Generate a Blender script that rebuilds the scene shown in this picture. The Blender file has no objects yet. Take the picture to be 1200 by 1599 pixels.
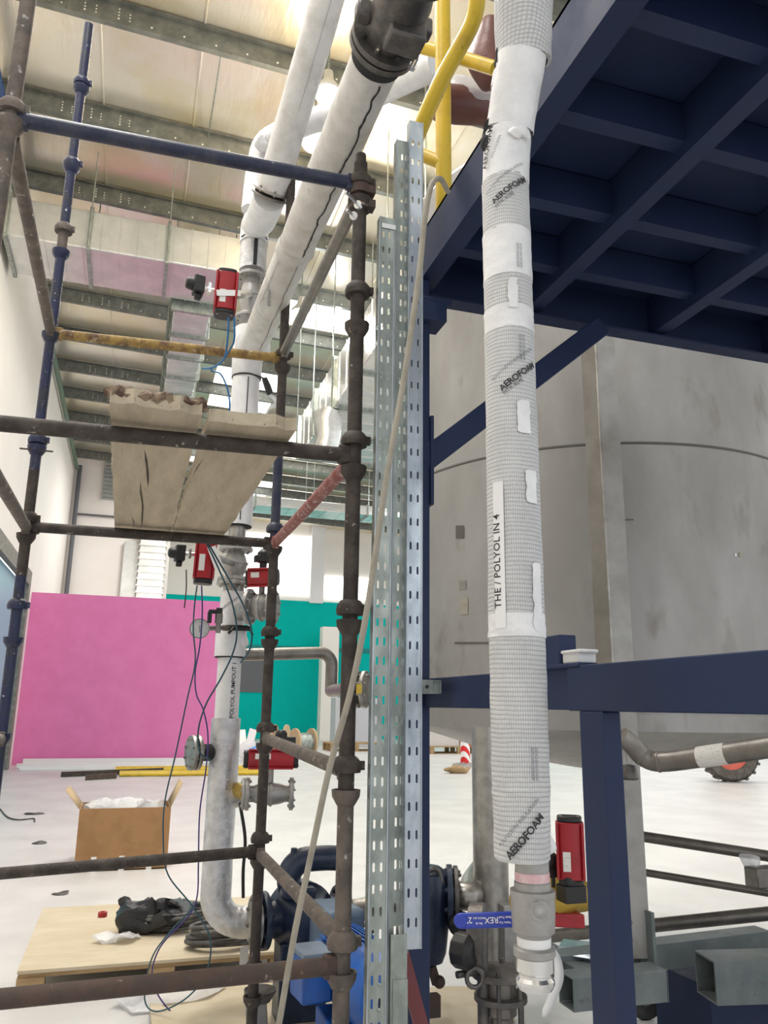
import bpy, math, random
from mathutils import Vector, Matrix, noise
random.seed(7)
V=Vector
S=bpy.context.scene
C=S.collection
# ---------------------------------------------------------------- camera
F=1240.0
PITCH=math.atan(303/1240);HEAD=math.atan(400/1278);ROLL=math.radians(.8)
EYE=V((0,0,1.55))
_f0=V((math.sin(HEAD),math.cos(HEAD),0));_r0=V((math.cos(HEAD),-math.sin(HEAD),0));_u0=V((0,0,1))
FW=_f0*math.cos(PITCH)+_u0*math.sin(PITCH);_up=_u0*math.cos(PITCH)-_f0*math.sin(PITCH)
RT=_r0*math.cos(ROLL)+_up*math.sin(ROLL);UP=_up*math.cos(ROLL)-_r0*math.sin(ROLL)
cd=bpy.data.cameras.new('camera');cam=bpy.data.objects.new('camera',cd);C.objects.link(cam)
cd.sensor_fit='VERTICAL';cd.sensor_height=36;cd.sensor_width=27;cd.lens=F/1599*36
cd.clip_start=.02;cd.clip_end=200
m=Matrix((RT,UP,-FW)).transposed().to_4x4();m.translation=EYE;cam.matrix_world=m
S.camera=cam
# ---------------------------------------------------------------- light, exposure
w=bpy.data.worlds.new('daylight');S.world=w;w.use_nodes=True
bg=w.node_tree.nodes['Background'];bg.inputs[0].default_value=(.93,.96,1,1);bg.inputs[1].default_value=1.0
S.view_settings.view_transform='Standard';S.view_settings.look='None';S.view_settings.gamma=1
S.view_settings.use_curve_mapping=False
S.view_settings.exposure=0.38
FILL_ENERGY=170  # energy of each added fill light
def area(name,loc,rot,sx,sy,e,col=(1,1,1)):
    l=bpy.data.lights.new(name,'AREA');l.shape='RECTANGLE';l.size=sx;l.size_y=sy;l.energy=e;l.color=col
    o=bpy.data.objects.new(name,l);C.objects.link(o);o.location=loc;o.rotation_euler=rot;return o
# added area lights that brighten the hall
for lx,ly in ((7.5,11),(12,10),(11,18),(17,17),(15,26),(20,30),(10,25),(-1,1.5),(-1,5.5),(1.2,7.3),(.9,27)):
    area('fill_light',(lx,ly,9.4),(0,0,0),1.0,1.0,FILL_ENERGY,(1,.985,.97))
# ---------------------------------------------------------------- pixel <-> place helpers (depth or plane is always a real one)
def ray(x,y): return FW*F+RT*(x-600)+UP*(800-y)
def pix(x,y,d): return EYE+ray(x,y)*(d/F)
def pin(x,y,ax,v):
    r=ray(x,y);i='XYZ'.index(ax);return EYE+r*((v-EYE[i])/r[i])
def proj(p):
    d=V(p)-EYE;z=d.dot(FW);return (600+F*d.dot(RT)/z,800-F*d.dot(UP)/z)
def vz(X,Y,py):
    a,b=-6,14
    for _ in range(50):
        c=(a+b)/2
        if proj((X,Y,c))[1]>py:a=c
        else:b=c
    return a
# ---------------------------------------------------------------- materials
MATS={}
def M(name,col,rough=.5,metal=0.,col2=None,scale=6.,lo=.48,hi=.62,bump=0.,bscale=30.,st=(1,1,1),bst=(1,1,1),col3=None,scale3=40.,lo3=.6,hi3=.66,emit=0,alpha=1,spec=.5,rvar=0):
    m=bpy.data.materials.new(name);m.use_nodes=True;nt=m.node_tree;N=nt.nodes;L=nt.links
    b=N['Principled BSDF']
    def rgba(c):return (c[0],c[1],c[2],1)
    b.inputs['Base Color'].default_value=rgba(col);b.inputs['Roughness'].default_value=rough
    b.inputs['Metallic'].default_value=metal;b.inputs['Specular IOR Level'].default_value=spec
    tc=N.new('ShaderNodeTexCoord')
    def mp(s):
        q=N.new('ShaderNodeMapping');q.inputs['Scale'].default_value=s;L.new(tc.outputs['Object'],q.inputs[0]);return q
    def ns(s,sc,det=6):
        n=N.new('ShaderNodeTexNoise');n.inputs['Scale'].default_value=sc;n.inputs['Detail'].default_value=det
        n.inputs['Roughness'].default_value=.62
        L.new(mp(s).outputs[0],n.inputs['Vector']);return n
    def rmp(n,a,c):
        r=N.new('ShaderNodeMapRange');r.inputs[1].default_value=a;r.inputs[2].default_value=c;L.new(n.outputs[0],r.inputs[0]);return r
    last=None
    if col2:
        mx=N.new('ShaderNodeMix');mx.data_type='RGBA';n=ns(st,scale);r=rmp(n,lo,hi)
        L.new(r.outputs[0],mx.inputs[0]);mx.inputs[6].default_value=rgba(col);mx.inputs[7].default_value=rgba(col2);last=mx.outputs[2]
        if rvar:
            rr=N.new('ShaderNodeMapRange');rr.inputs[3].default_value=rough;rr.inputs[4].default_value=rough+rvar
            L.new(r.outputs[0],rr.inputs[0]);L.new(rr.outputs[0],b.inputs['Roughness'])
    if col3:
        mx=N.new('ShaderNodeMix');mx.data_type='RGBA';n=ns(st,scale3,3);r=rmp(n,lo3,hi3)
        L.new(r.outputs[0],mx.inputs[0])
        if last:L.new(last,mx.inputs[6])
        else:mx.inputs[6].default_value=rgba(col)
        mx.inputs[7].default_value=rgba(col3);last=mx.outputs[2]
    if last:L.new(last,b.inputs['Base Color'])
    if bump:
        n=ns(bst,bscale,5);bp=N.new('ShaderNodeBump');bp.inputs['Strength'].default_value=bump;bp.inputs['Distance'].default_value=.01
        L.new(n.outputs[0],bp.inputs['Height']);L.new(bp.outputs[0],b.inputs['Normal'])
    if emit:
        b.inputs['Emission Color'].default_value=rgba(col);b.inputs['Emission Strength'].default_value=emit
    if alpha<1:b.inputs['Alpha'].default_value=alpha
    MATS[name]=m;return m
M('floor',(.555,.548,.538),.42,0,(.63,.622,.61),1.2,.4,.6,bump=.02,bscale=8,col3=(.45,.44,.42),scale3=2.3,lo3=.66,hi3=.8)
M('wall',(.86,.83,.78),.8,0,(.83,.79,.73),.8,.4,.7)
M('foil',(.76,.68,.50),.3,.8,(.82,.78,.70),.7,.4,.6,bump=.9,bscale=2.2,bst=(2.2,.35,1))
M('purlin',(.13,.14,.13),.5,.5,(.20,.21,.19),5,.4,.65,col3=(.14,.14,.13),scale3=9)
M('hole',(.75,.73,.68),.6)
M('galv',(.40,.435,.405),.38,.8,(.27,.30,.275),14,.4,.62,bump=.05,bscale=60,st=(1,1,.5),rvar=.15)
M('galvblue',(.52,.57,.61),.32,.8,(.36,.41,.46),12,.4,.62,st=(1,1,.5),rvar=.15)
M('duct',(.70,.70,.68),.3,.7,(.58,.60,.58),2,.4,.6,bump=.15,bscale=2.5)
M('wrap',(.80,.78,.75),.22,.75,(.70,.73,.72),3,.4,.6,bump=1.0,bscale=4,bst=(1,.6,1))
M('rust',(.038,.029,.024),.7,.15,(.075,.06,.051),18,.42,.65,bump=.35,bscale=70,col3=(.42,.38,.35),scale3=34,lo3=.67,hi3=.74)
M('rustgrey',(.10,.085,.074),.7,.15,(.17,.135,.115),16,.4,.62,bump=.35,bscale=70,col3=(.5,.47,.44),scale3=26,lo3=.62,hi3=.72)
M('rustbrown',(.09,.055,.042),.7,.1,(.06,.045,.038),14,.4,.62,bump=.3,bscale=70,col3=(.42,.36,.32),scale3=22,lo3=.66,hi3=.74)
M('redpaint',(.25,.07,.06),.65,0,(.33,.15,.135),22,.42,.6,bump=.3,bscale=70,col3=(.55,.48,.46),scale3=45,lo3=.58,hi3=.66)
M('bluepaint',(.010,.016,.062),.4,0,(.02,.024,.04),9,.5,.64,bump=.15,bscale=60,col3=(.5,.52,.56),scale3=55,lo3=.66,hi3=.71)
M('navytube',(.008,.014,.045),.45,0,(.03,.035,.06),9,.45,.6,bump=.15,bscale=60,col3=(.2,.22,.28),scale3=70,lo3=.68,hi3=.74)
M('yellowrust',(.36,.24,.07),.75,0,(.14,.08,.045),16,.42,.62,bump=.4,bscale=60,col3=(.5,.4,.26),scale3=30,lo3=.6,hi3=.7)
M('platformblue',(.0045,.015,.060),.6,0,(.008,.021,.072),4,.4,.65,bump=.05,bscale=40,rvar=.15)
M('pump',(.012,.022,.05),.35,.1,(.03,.045,.08),8,.45,.65,bump=.1,bscale=30)
M('motor',(.008,.10,.42),.35,0,(.01,.07,.30),5,.4,.6)
M('motorgrey',(.10,.15,.22),.5,0,(.15,.2,.27),6)
M('yellow',(.66,.45,.02),.4,0,(.50,.33,.02),8,.5,.7,col3=(.22,.15,.03),scale3=30,lo3=.68,hi3=.74)
M('jacket',(.70,.70,.69),.55,0,(.60,.61,.61),12,.4,.62,bump=.5,bscale=16)
M('tape',(.84,.84,.84),.42,0,(.74,.74,.75),14,.4,.62,bump=.35,bscale=22)
M('alu',(.66,.66,.67),.38,.55,(.50,.50,.51),14,.4,.62,bump=.8,bscale=22)
M('clad',(.70,.69,.67),.5,.1,(.58,.56,.53),9,.42,.64,bump=.55,bscale=14,col3=(.36,.33,.30),scale3=13,lo3=.68,hi3=.8)
M('cladwhite',(.76,.76,.77),.5,.05,(.68,.68,.69),9,.42,.64,bump=.3,bscale=12)
M('foam',(.03,.03,.032),.9,0,bump=.6,bscale=90)
M('ink',(.03,.03,.035),.7)
M('inkgrey',(.16,.17,.2),.7)
M('iron',(.10,.095,.092),.45,.6,(.17,.155,.145),16,.4,.62,bump=.2,bscale=60)
M('steel',(.42,.40,.37),.36,.8,(.28,.265,.245),10,.4,.62,bump=.1,bscale=50)
M('steeldark',(.19,.175,.16),.42,.65,(.27,.25,.225),8,.4,.62,bump=.1,bscale=40)
M('chrome',(.75,.75,.74),.18,.95)
M('castgrey',(.34,.33,.32),.5,.6,(.42,.41,.39),16,.4,.62,bump=.1,bscale=80)
M('red',(.36,.012,.02),.38,0,(.28,.01,.016),8)
M('black',(.012,.012,.013),.45)
M('rubber',(.03,.03,.032),.6,0,(.06,.06,.06),9)
M('sticker',(.75,.73,.70),.6,0,(.5,.5,.5),60,.58,.62,st=(1,1,3))
M('handle',(.02,.045,.36),.4)
M('white',(.8,.8,.8),.5)
M('tank',(.37,.362,.35),.5,.3,(.285,.275,.26),1.6,.38,.66,bump=.06,bscale=20,col3=(.20,.18,.15),scale3=5,lo3=.6,hi3=.82,st=(1,1,.45),rvar=.14)
M('tankdark',(.12,.11,.10),.6,.3)
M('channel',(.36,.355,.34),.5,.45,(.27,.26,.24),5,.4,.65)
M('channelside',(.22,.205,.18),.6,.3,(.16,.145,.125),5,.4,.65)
M('trolley',(.115,.14,.145),.5,.15,(.17,.195,.195),6,.4,.65,col3=(.09,.08,.07),scale3=14,lo3=.62,hi3=.72)
M('pink',(.74,.21,.47),.8,0,(.70,.19,.43),2,.4,.6)
M('teal',(.0,.47,.43),.7,0,(.0,.45,.41),2,spec=.1)
M('tealdark',(.0,.2,.2),.6)
M('plank',(.54,.46,.34),.85,0,(.42,.355,.26),3,.4,.62,bump=.4,bscale=24,st=(5,.8,5),bst=(4,.8,4),col3=(.16,.13,.1),scale3=9,lo3=.64,hi3=.78)
M('plankend',(.30,.22,.15),.9,0,(.10,.06,.045),26,.45,.6,bump=1,bscale=40)
M('crack',(.035,.025,.02),.9)
M('ply',(.50,.42,.29),.7,0,(.56,.49,.37),2.5,.4,.62,st=(1,3,1),col3=(.5,.4,.27),scale3=6,lo3=.66,hi3=.8)
M('palletwood',(.38,.26,.13),.8,0,(.30,.2,.1),6,st=(1,4,4))
M('card',(.34,.185,.08),.8,0,(.29,.155,.065),5,bump=.05,bscale=60)
M('cardlight',(.50,.37,.22),.8)
M('bag',(.012,.012,.014),.3,0,bump=.9,bscale=20)
M('hose',(.055,.052,.05),.55,0,(.12,.115,.11),14,.45,.6)
M('cable',(.36,.33,.27),.6,0,(.29,.265,.21),12)
M('tubeblue',(.01,.14,.36),.35)
M('tubeteal',(.012,.07,.10),.35)
M('tubeindigo',(.05,.035,.19),.4)
M('film',(.85,.86,.88),.15,0,bump=.8,bscale=14,alpha=.55)
M('plastic_blue',(.02,.25,.72),.4)
M('greypanel',(.12,.125,.14),.6)
M('doorblue',(.22,.42,.52),.4)
M('frame',(.17,.165,.14),.6,0,(.26,.25,.22),9)
M('pipegreen',(.10,.16,.11),.5)
M('pipeblue',(.02,.05,.15),.4)
M('lampwhite',(1,.98,.95),.5,emit=30)
M('lampwarm',(1,.86,.6),.5,emit=14)
M('skylight',(1,.97,.9),.6,emit=2.2)
M('daywindow',(1,.98,.95),.4,emit=2.6)
M('tyre',(.10,.09,.08),.85,0,(.16,.14,.12),12,bump=.4,bscale=40)
M('rim',(.6,.14,.10),.5)
M('pinktape',(.66,.36,.38),.6,0,(.72,.55,.56),20)
M('brass',(.45,.30,.05),.4,.6)
M('drum',(.13,.05,.04),.45,0,(.2,.09,.07),6,bump=.6,bscale=8)
M('dial',(.55,.55,.54),.4)
M('maroon',(.16,.035,.04),.55)
M('paving',(.6,.42,.25),.8)
# fine woven grid on the insulation jacket
def grid_mat(name,col,pz,pw,depth):
    m=M(name,col,.55,0,(col[0]*.86,col[1]*.86,col[2]*.87),10,.4,.65)
    nt=m.node_tree;N=nt.nodes;L=nt.links;b=N['Principled BSDF'];tc=N.new('ShaderNodeTexCoord')
    s=N.new('ShaderNodeSeparateXYZ');L.new(tc.outputs['Object'],s.inputs[0])
    def mth(op,a,bv=None):
        q=N.new('ShaderNodeMath');q.operation=op
        if isinstance(a,(int,float)):q.inputs[0].default_value=a
        else:L.new(a,q.inputs[0])
        if bv is not None:
            if isinstance(bv,(int,float)):q.inputs[1].default_value=bv
            else:L.new(bv,q.inputs[1])
        return q.outputs[0]
    nz=N.new('ShaderNodeTexNoise');nz.inputs['Scale'].default_value=7;L.new(tc.outputs['Object'],nz.inputs['Vector'])
    z=mth('ADD',mth('MULTIPLY',s.outputs['Z'],1/pz),mth('MULTIPLY',nz.outputs[0],1.6))
    a=mth('MULTIPLY',mth('ARCTAN2',s.outputs['Y'],s.outputs['X']),pw)
    g1=mth('POWER',mth('ABSOLUTE',mth('SINE',mth('MULTIPLY',z,math.pi))),.35)
    g2=mth('POWER',mth('ABSOLUTE',mth('SINE',a)),.25)
    h=mth('MULTIPLY',g1,g2)
    bp=N.new('ShaderNodeBump');bp.inputs['Strength'].default_value=depth;bp.inputs['Distance'].default_value=.003
    L.new(h,bp.inputs['Height']);L.new(bp.outputs[0],b.inputs['Normal'])
    mx=N.new('ShaderNodeMix');mx.data_type='RGBA';L.new(h,mx.inputs[0]);mx.inputs[6].default_value=(.45,.46,.475,1)
    old=b.inputs['Base Color'].links[0].from_socket;L.new(old,mx.inputs[7]);L.new(mx.outputs[2],b.inputs['Base Color'])
grid_mat('mesh_jacket',(.72,.72,.715),.0085,38,.8)
# hazard stripes
def stripes(name):
    m=M(name,(.8,.8,.8),.5);nt=m.node_tree;N=nt.nodes;L=nt.links;b=N['Principled BSDF'];tc=N.new('ShaderNodeTexCoord')
    wv=N.new('ShaderNodeTexWave');wv.wave_type='BANDS';wv.bands_direction='DIAGONAL';wv.inputs['Scale'].default_value=2.2
    L.new(tc.outputs['Object'],wv.inputs[0]);cr=N.new('ShaderNodeValToRGB');cr.color_ramp.interpolation='CONSTANT'
    cr.color_ramp.elements[0].color=(.7,.02,.02,1);cr.color_ramp.elements[1].color=(.85,.85,.85,1);cr.color_ramp.elements[1].position=.5
    L.new(wv.outputs[0],cr.inputs[0]);L.new(cr.outputs[0],b.inputs['Base Color'])
stripes('stripe')
# ---------------------------------------------------------------- mesh builder
def frame_of(d,up=None):
    d=V(d).normalized();u=V(up) if up is not None else (V((0,0,1)) if abs(d.z)<.95 else V((1,0,0)))
    x=u.cross(d)
    if x.length<1e-6:x=V((1,0,0))
    x.normalize();y=d.cross(x).normalized();return x,y,d
class MB:
    def __init__(s):s.v=[];s.f=[]
    def add(s,vs,fs):
        n=len(s.v);s.v+= [V(q) for q in vs];s.f+=[tuple(i+n for i in f) for f in fs];return s
    def box(s,a,b):
        x0,y0,z0=a;x1,y1,z1=b
        return s.add([(x0,y0,z0),(x1,y0,z0),(x1,y1,z0),(x0,y1,z0),(x0,y0,z1),(x1,y0,z1),(x1,y1,z1),(x0,y1,z1)],
            [(0,3,2,1),(4,5,6,7),(0,1,5,4),(1,2,6,5),(2,3,7,6),(3,0,4,7)])
    def obox(s,c,ax,ay,az,sx,sy,sz):
        c=V(c);ax=V(ax).normalized()*sx/2;ay=V(ay).normalized()*sy/2;az=V(az).normalized()*sz/2
        vs=[c+ax*i+ay*j+az*k for k in(-1,1) for (i,j) in((-1,-1),(1,-1),(1,1),(-1,1))]
        return s.add(vs,[(0,3,2,1),(4,5,6,7),(0,1,5,4),(1,2,6,5),(2,3,7,6),(3,0,4,7)])
    def tube(s,pts,r,seg=16,cap=True,jit=0):
        pts=[V(p) for p in pts];n=len(pts);rs=r if isinstance(r,(list,tuple)) else [r]*n
        d=(pts[1]-pts[0]).normalized();x,y,_=frame_of(d);vs=[];prev=d
        for i,p in enumerate(pts):
            if i==0:t=(pts[1]-p)
            elif i==n-1:t=p-pts[i-1]
            else:t=(pts[i+1]-p).normalized()+(p-pts[i-1]).normalized()
            t.normalize();q=prev.rotation_difference(t);x=q@x;y=q@y;prev=t
            for k in range(seg):
                a=2*math.pi*k/seg;rr=rs[i]
                if jit:rr*=1+jit*(noise.noise(V((math.cos(a)*2,math.sin(a)*2,i*.35))+p))
                vs.append(p+(x*math.cos(a)+y*math.sin(a))*rr)
        fs=[(i*seg+k,i*seg+(k+1)%seg,(i+1)*seg+(k+1)%seg,(i+1)*seg+k) for i in range(n-1) for k in range(seg)]
        if cap:fs+=[tuple(range(seg))[::-1],tuple((n-1)*seg+k for k in range(seg))]
        return s.add(vs,fs)
    def lathe(s,c,d,prof,seg=32,up=None,cap=True):
        x,y,z=frame_of(d,up);c=V(c);vs=[]
        for (t,r) in prof:
            for k in range(seg):
                a=2*math.pi*k/seg;vs.append(c+z*t+(x*math.cos(a)+y*math.sin(a))*r)
        n=len(prof)
        fs=[(i*seg+k,i*seg+(k+1)%seg,(i+1)*seg+(k+1)%seg,(i+1)*seg+k) for i in range(n-1) for k in range(seg)]
        if cap:fs+=[tuple(range(seg))[::-1],tuple((n-1)*seg+k for k in range(seg))]
        return s.add(vs,fs)
    def sweep(s,poly,p0,p1,ux,uy):
        p0=V(p0);p1=V(p1);ux=V(ux).normalized();uy=V(uy).normalized();n=len(poly)
        vs=[p0+ux*a+uy*b for a,b in poly]+[p1+ux*a+uy*b for a,b in poly]
        return s.add(vs,[tuple(range(n))[::-1],tuple(range(n,2*n))]+[(i,(i+1)%n,n+(i+1)%n,n+i) for i in range(n)])
    def sphere(s,c,r,seg=20,rings=12,sc=(1,1,1)):
        c=V(c);vs=[c+V((0,0,-r*sc[2]))]
        for i in range(1,rings):
            t=math.pi*i/rings
            for k in range(seg):
                a=2*math.pi*k/seg;vs.append(c+V((math.sin(t)*math.cos(a)*r*sc[0],math.sin(t)*math.sin(a)*r*sc[1],-math.cos(t)*r*sc[2])))
        vs.append(c+V((0,0,r*sc[2])));e=len(vs)-1
        fs=[(0,1+(k+1)%seg,1+k) for k in range(seg)]
        for i in range(rings-2):
            for k in range(seg):
                a=1+i*seg+k;b=1+i*seg+(k+1)%seg;fs.append((a,b,b+seg,a+seg))
        b0=1+(rings-2)*seg;fs+=[(b0+k,b0+(k+1)%seg,e) for k in range(seg)]
        return s.add(vs,fs)
    def crumple(s,amp,sc,seed=0):
        for i,p in enumerate(s.v):
            s.v[i]=p+V((noise.noise(p*sc+V((seed,0,0))),noise.noise(p*sc+V((0,seed+9,0))),noise.noise(p*sc+V((0,0,seed+17)))))*amp
        return s
ORG={}
def setp(o,label=None,cat=None,group=None,kind=None):
    if label:o['label']=label
    if cat:o['category']=cat
    if group:o['group']=group
    if kind:o['kind']=kind
    return o
def root(name,label,cat,loc,group=None):
    o=bpy.data.objects.new(name,None);C.objects.link(o);o.location=V(loc);o.empty_display_size=.05
    ORG[o.name]=V(loc);return setp(o,label,cat,group)
def mk(name,mb,mat,org,sharp=35):
    me=bpy.data.meshes.new(name);me.from_pydata([tuple(p-org) for p in mb.v],[],mb.f);me.update()
    me.shade_smooth()
    me.set_sharp_from_angle(angle=math.radians(sharp))
    me.materials.append(MATS[mat]);o=bpy.data.objects.new(name,me);C.objects.link(o);return o
def part(name,mb,mat,parent,label=None,bevel=0,solid=0,sharp=35,flat=False):
    org=ORG[parent.name];o=mk(name,mb,mat,org,sharp)
    o.parent=parent;ORG[o.name]=org
    if flat:o.data.shade_flat()
    if label:o['label']=label
    if solid:
        q=o.modifiers.new('solid','SOLIDIFY');q.thickness=solid;q.offset=-1
    if bevel:
        q=o.modifiers.new('bevel','BEVEL');q.width=bevel;q.segments=2;q.limit_method='ANGLE'
    return o
def solo(name,mb,mat,label,cat,group=None,kind=None,bevel=0,solid=0,sharp=35):
    xs=[p.x for p in mb.v];ys=[p.y for p in mb.v];zs=[p.z for p in mb.v]
    org=V(((min(xs)+max(xs))/2,(min(ys)+max(ys))/2,min(zs)))
    o=mk(name,mb,mat,org,sharp);o.location=org;ORG[o.name]=org;setp(o,label,cat,group,kind)
    if solid:
        q=o.modifiers.new('solid','SOLIDIFY');q.thickness=solid;q.offset=-1
    if bevel:
        q=o.modifiers.new('bevel','BEVEL');q.width=bevel;q.segments=2;q.limit_method='ANGLE'
    return o
def struct(name,mb,mat,**k):
    o=mk(name,mb,mat,V((0,0,0)));o['kind']='structure';ORG[o.name]=V((0,0,0));return o
def smooth_path(P,n=8):
    P=[V(p) for p in P];out=[];Q=[P[0]*2-P[1]]+P+[P[-1]*2-P[-2]]
    for i in range(1,len(Q)-2):
        for k in range(n):
            t=k/n;a,b,c,d=Q[i-1],Q[i],Q[i+1],Q[i+2]
            out.append(.5*((2*b)+(c-a)*t+(2*a-5*b+4*c-d)*t*t+(3*b-a-3*c+d)*t**3))
    out.append(P[-1]);return out
def arc_elbow(p,d1,d2,R,n=8):
    """path turning from direction d1 to d2 starting at p with bend radius R"""
    d1=V(d1).normalized();d2=V(d2).normalized();ax=d1.cross(d2).normalized();c=p+ax.cross(d1)*R;ang=d1.angle(d2)
    v=p-c;return [c+Matrix.Rotation(ang*i/n,3,ax)@v for i in range(n+1)]
# text mapped through a function
def text_mb(txt,size,fn,bold=.0,space=1.0):
    cu=bpy.data.curves.new('t','FONT');cu.body=txt;cu.size=size;cu.align_x='CENTER';cu.align_y='CENTER';cu.offset=bold;cu.space_character=space;cu.resolution_u=2
    o=bpy.data.objects.new('t',cu);C.objects.link(o);dg=bpy.context.evaluated_depsgraph_get();me=o.evaluated_get(dg).to_mesh()
    mb=MB();mb.add([fn(v.co.x,v.co.y) for v in me.vertices],[tuple(p.vertices) for p in me.polygons])
    o.evaluated_get(dg).to_mesh_clear();bpy.data.objects.remove(o);bpy.data.curves.remove(cu);return mb
def on_cyl(c,axis,r,rot=0,du=0):
    """(x,y) -> point on a cylinder; y runs along axis, x to the right as seen by the eye; rot turns the text"""
    c=V(c);ax=V(axis).normalized();t=(EYE-c);n=(t-ax*t.dot(ax)).normalized();b=ax.cross(n)
    if b.dot(RT)<0:b=-b
    cr,sr=math.cos(rot),math.sin(rot)
    def fn(x,y):
        u=x*cr-y*sr+du;v=x*sr+y*cr;a=u/r
        return c+ax*v+(n*math.cos(a)+b*math.sin(a))*(r+.0012)
    return fn
def strip_on_cyl(c,axis,r,u0,u1,v0,v1,n=10):
    fn=on_cyl(c,axis,r);mb=MB();vs=[]
    for i in range(n+1):
        u=u0+(u1-u0)*i/n;vs+=[fn(u,v0),fn(u,v1)]
    return mb.add(vs,[(2*i,2*i+2,2*i+3,2*i+1) for i in range(n)])
def slotted(mb,o,U,Vd,w,L,cols,sw,sh,pitch,start=.03):
    """flat plate with obround slots, made of quads round each hole"""
    o=V(o);U=V(U);Vd=V(Vd)
    edges=[0]+[(cols[i]+cols[i+1])/2 for i in range(len(cols)-1)]+[w]
    n=int((L-start)/pitch);v=0
    def P(a,b):return o+U*a+Vd*b
    def quad(a0,a1,b0,b1):mb.add([P(a0,b0),P(a1,b0),P(a1,b1),P(a0,b1)],[(0,1,2,3)])
    if start>0:quad(0,w,0,start)
    for k in range(n):
        b0=start+k*pitch;b1=b0+pitch;bc=(b0+b1)/2
        for ci,cx in enumerate(cols):
            a0,a1=edges[ci],edges[ci+1];h=sh/2-sw/2;r=sw/2
            hole=[]
            for q in range(4):hole.append((cx+r*math.cos(math.pi*q/3),bc+h+r*math.sin(math.pi*q/3)))
            for q in range(4):hole.append((cx-r*math.cos(math.pi*q/3),bc-h-r*math.sin(math.pi*q/3)))
            out=[(a1,bc),(a1,b1),(a0,b1),(a0,bc),(a0,bc),(a0,b0),(a1,b0),(a1,bc)]
            out[0]=(a1,bc+.001);out[3]=(a0,bc+.001);out[4]=(a0,bc-.001);out[7]=(a1,bc-.001)
            vs=[P(*q) for q in hole]+[P(*q) for q in out]
            mb.add(vs,[(i,8+i,8+(i+1)%8,(i+1)%8) for i in range(8)])
    e=start+n*pitch
    if e<L-1e-4:quad(0,w,e,L)
    return mb
# ================================================================ THE HALL
XL=-2.58;YB=31.0;YR=38.0;XR=26.0
def ceil_z(X):return 10.55-.033*(X-XL)
struct('floor',MB().box((XL-.2,-6,-.2),(XR,YR+.3,0)),'floor')
# left wall with a door opening
dY0,dY1,dZ=7.2,pin(31,1000,'X',XL).y,2.45
dZ=pin(27,872,'X',XL).z;print('door',dY1,dZ)
struct('wall_left',MB().box((XL-.25,-6,0),(XL,dY0,10.6)).box((XL-.25,dY1,0),(XL,YB+.3,10.6)).box((XL-.25,dY0,dZ),(XL,dY1,10.6)),'wall')
xb=pin(262,900,'Y',YB).x
struct('wall_back',MB().box((XL-.2,YB,0),(xb,YB+.25,10.6)).box((xb-.2,YB+.25,0),(xb,YR,10.6)),'wall')
tz=pin(300,930,'Y',YR).z
struct('wall_rear',MB().box((xb-.2,YR,0),(XR,YR+.25,tz)),'teal')
# white glazed office storey above the teal wall
struct('wall_rear_upper',MB().box((xb-.2,YR+.05,tz),(XR,YR+.3,11)),'wall')
cm=MB();cm.add([(XL-.3,-6,ceil_z(XL)),(XR,-6,ceil_z(XR)),(XR,YR+.3,ceil_z(XR)),(XL-.3,YR+.3,ceil_z(XL))],[(0,1,2,3)])
cm.add([(XL-.3,-6,ceil_z(XL)+.2),(XR,-6,ceil_z(XR)+.2),(XR,YR+.3,ceil_z(XR)+.2),(XL-.3,YR+.3,ceil_z(XL)+.2)],[(0,3,2,1)])
struct('ceiling',cm,'foil')
# seams of the foil lining
sm=MB()
for i in range(11):
    x=-1.1+i*1.35
    sm.tube([(x,2,ceil_z(x)-.01),(x,YR,ceil_z(x)-.01)],.018,6)
sx=struct('trim_1',sm,'foil')
# skylights
for i,(x0,x1,y0,y1) in enumerate(((1.6,3.4,19.8,23.3),(5.2,8.2,14,17),(3.6,6.8,24,27.4),(1.2,2.8,25.9,29.4),(2.2,5.0,29.9,33.5),(2.6,4.4,15.7,17.2))):
    mb=MB().add([(x0,y0,ceil_z(x0)-.03),(x1,y0,ceil_z(x1)-.03),(x1,y1,ceil_z(x1)-.03),(x0,y1,ceil_z(x0)-.03)],[(0,3,2,1)])
    mb.add([(x0,y0,ceil_z(x0)),(x1,y0,ceil_z(x1)),(x1,y1,ceil_z(x1)),(x0,y1,ceil_z(x0))],[(0,1,2,3),])
    struct('window_%d'%(i+1),mb,'skylight')
# office windows
def wpane(n,x0,y0,x1,y1,mat):
    a=pin(x0,y0,'Y',YR);b=pin(x1,y1,'Y',YR)
    return struct(n,MB().box((a.x,YR-.04,b.z),(b.x,YR+.06,a.z)),mat)
wpane('window_7',385,832,488,930,'daywindow');wpane('window_8',508,900,585,938,'daywindow')
a=pin(488,815,'Y',YR-.1);b=pin(504,943,'Y',YR-.1);struct('trim_2',MB().box((a.x,YR-.2,b.z),(b.x,YR,a.z)),'white')
a=pin(375,800,'Y',YR-.2);b=pin(600,822,'Y',YR-.2);struct('trim_3',MB().box((a.x,YR-.4,b.z),(b.x+3,YR,a.z)),'white')
a=pin(380,1007,'Y',YR-.05);struct('trim_4',MB().box((a.x-2,YR-.06,a.z-.2),(XR,YR,a.z)),'tealdark')
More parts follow.
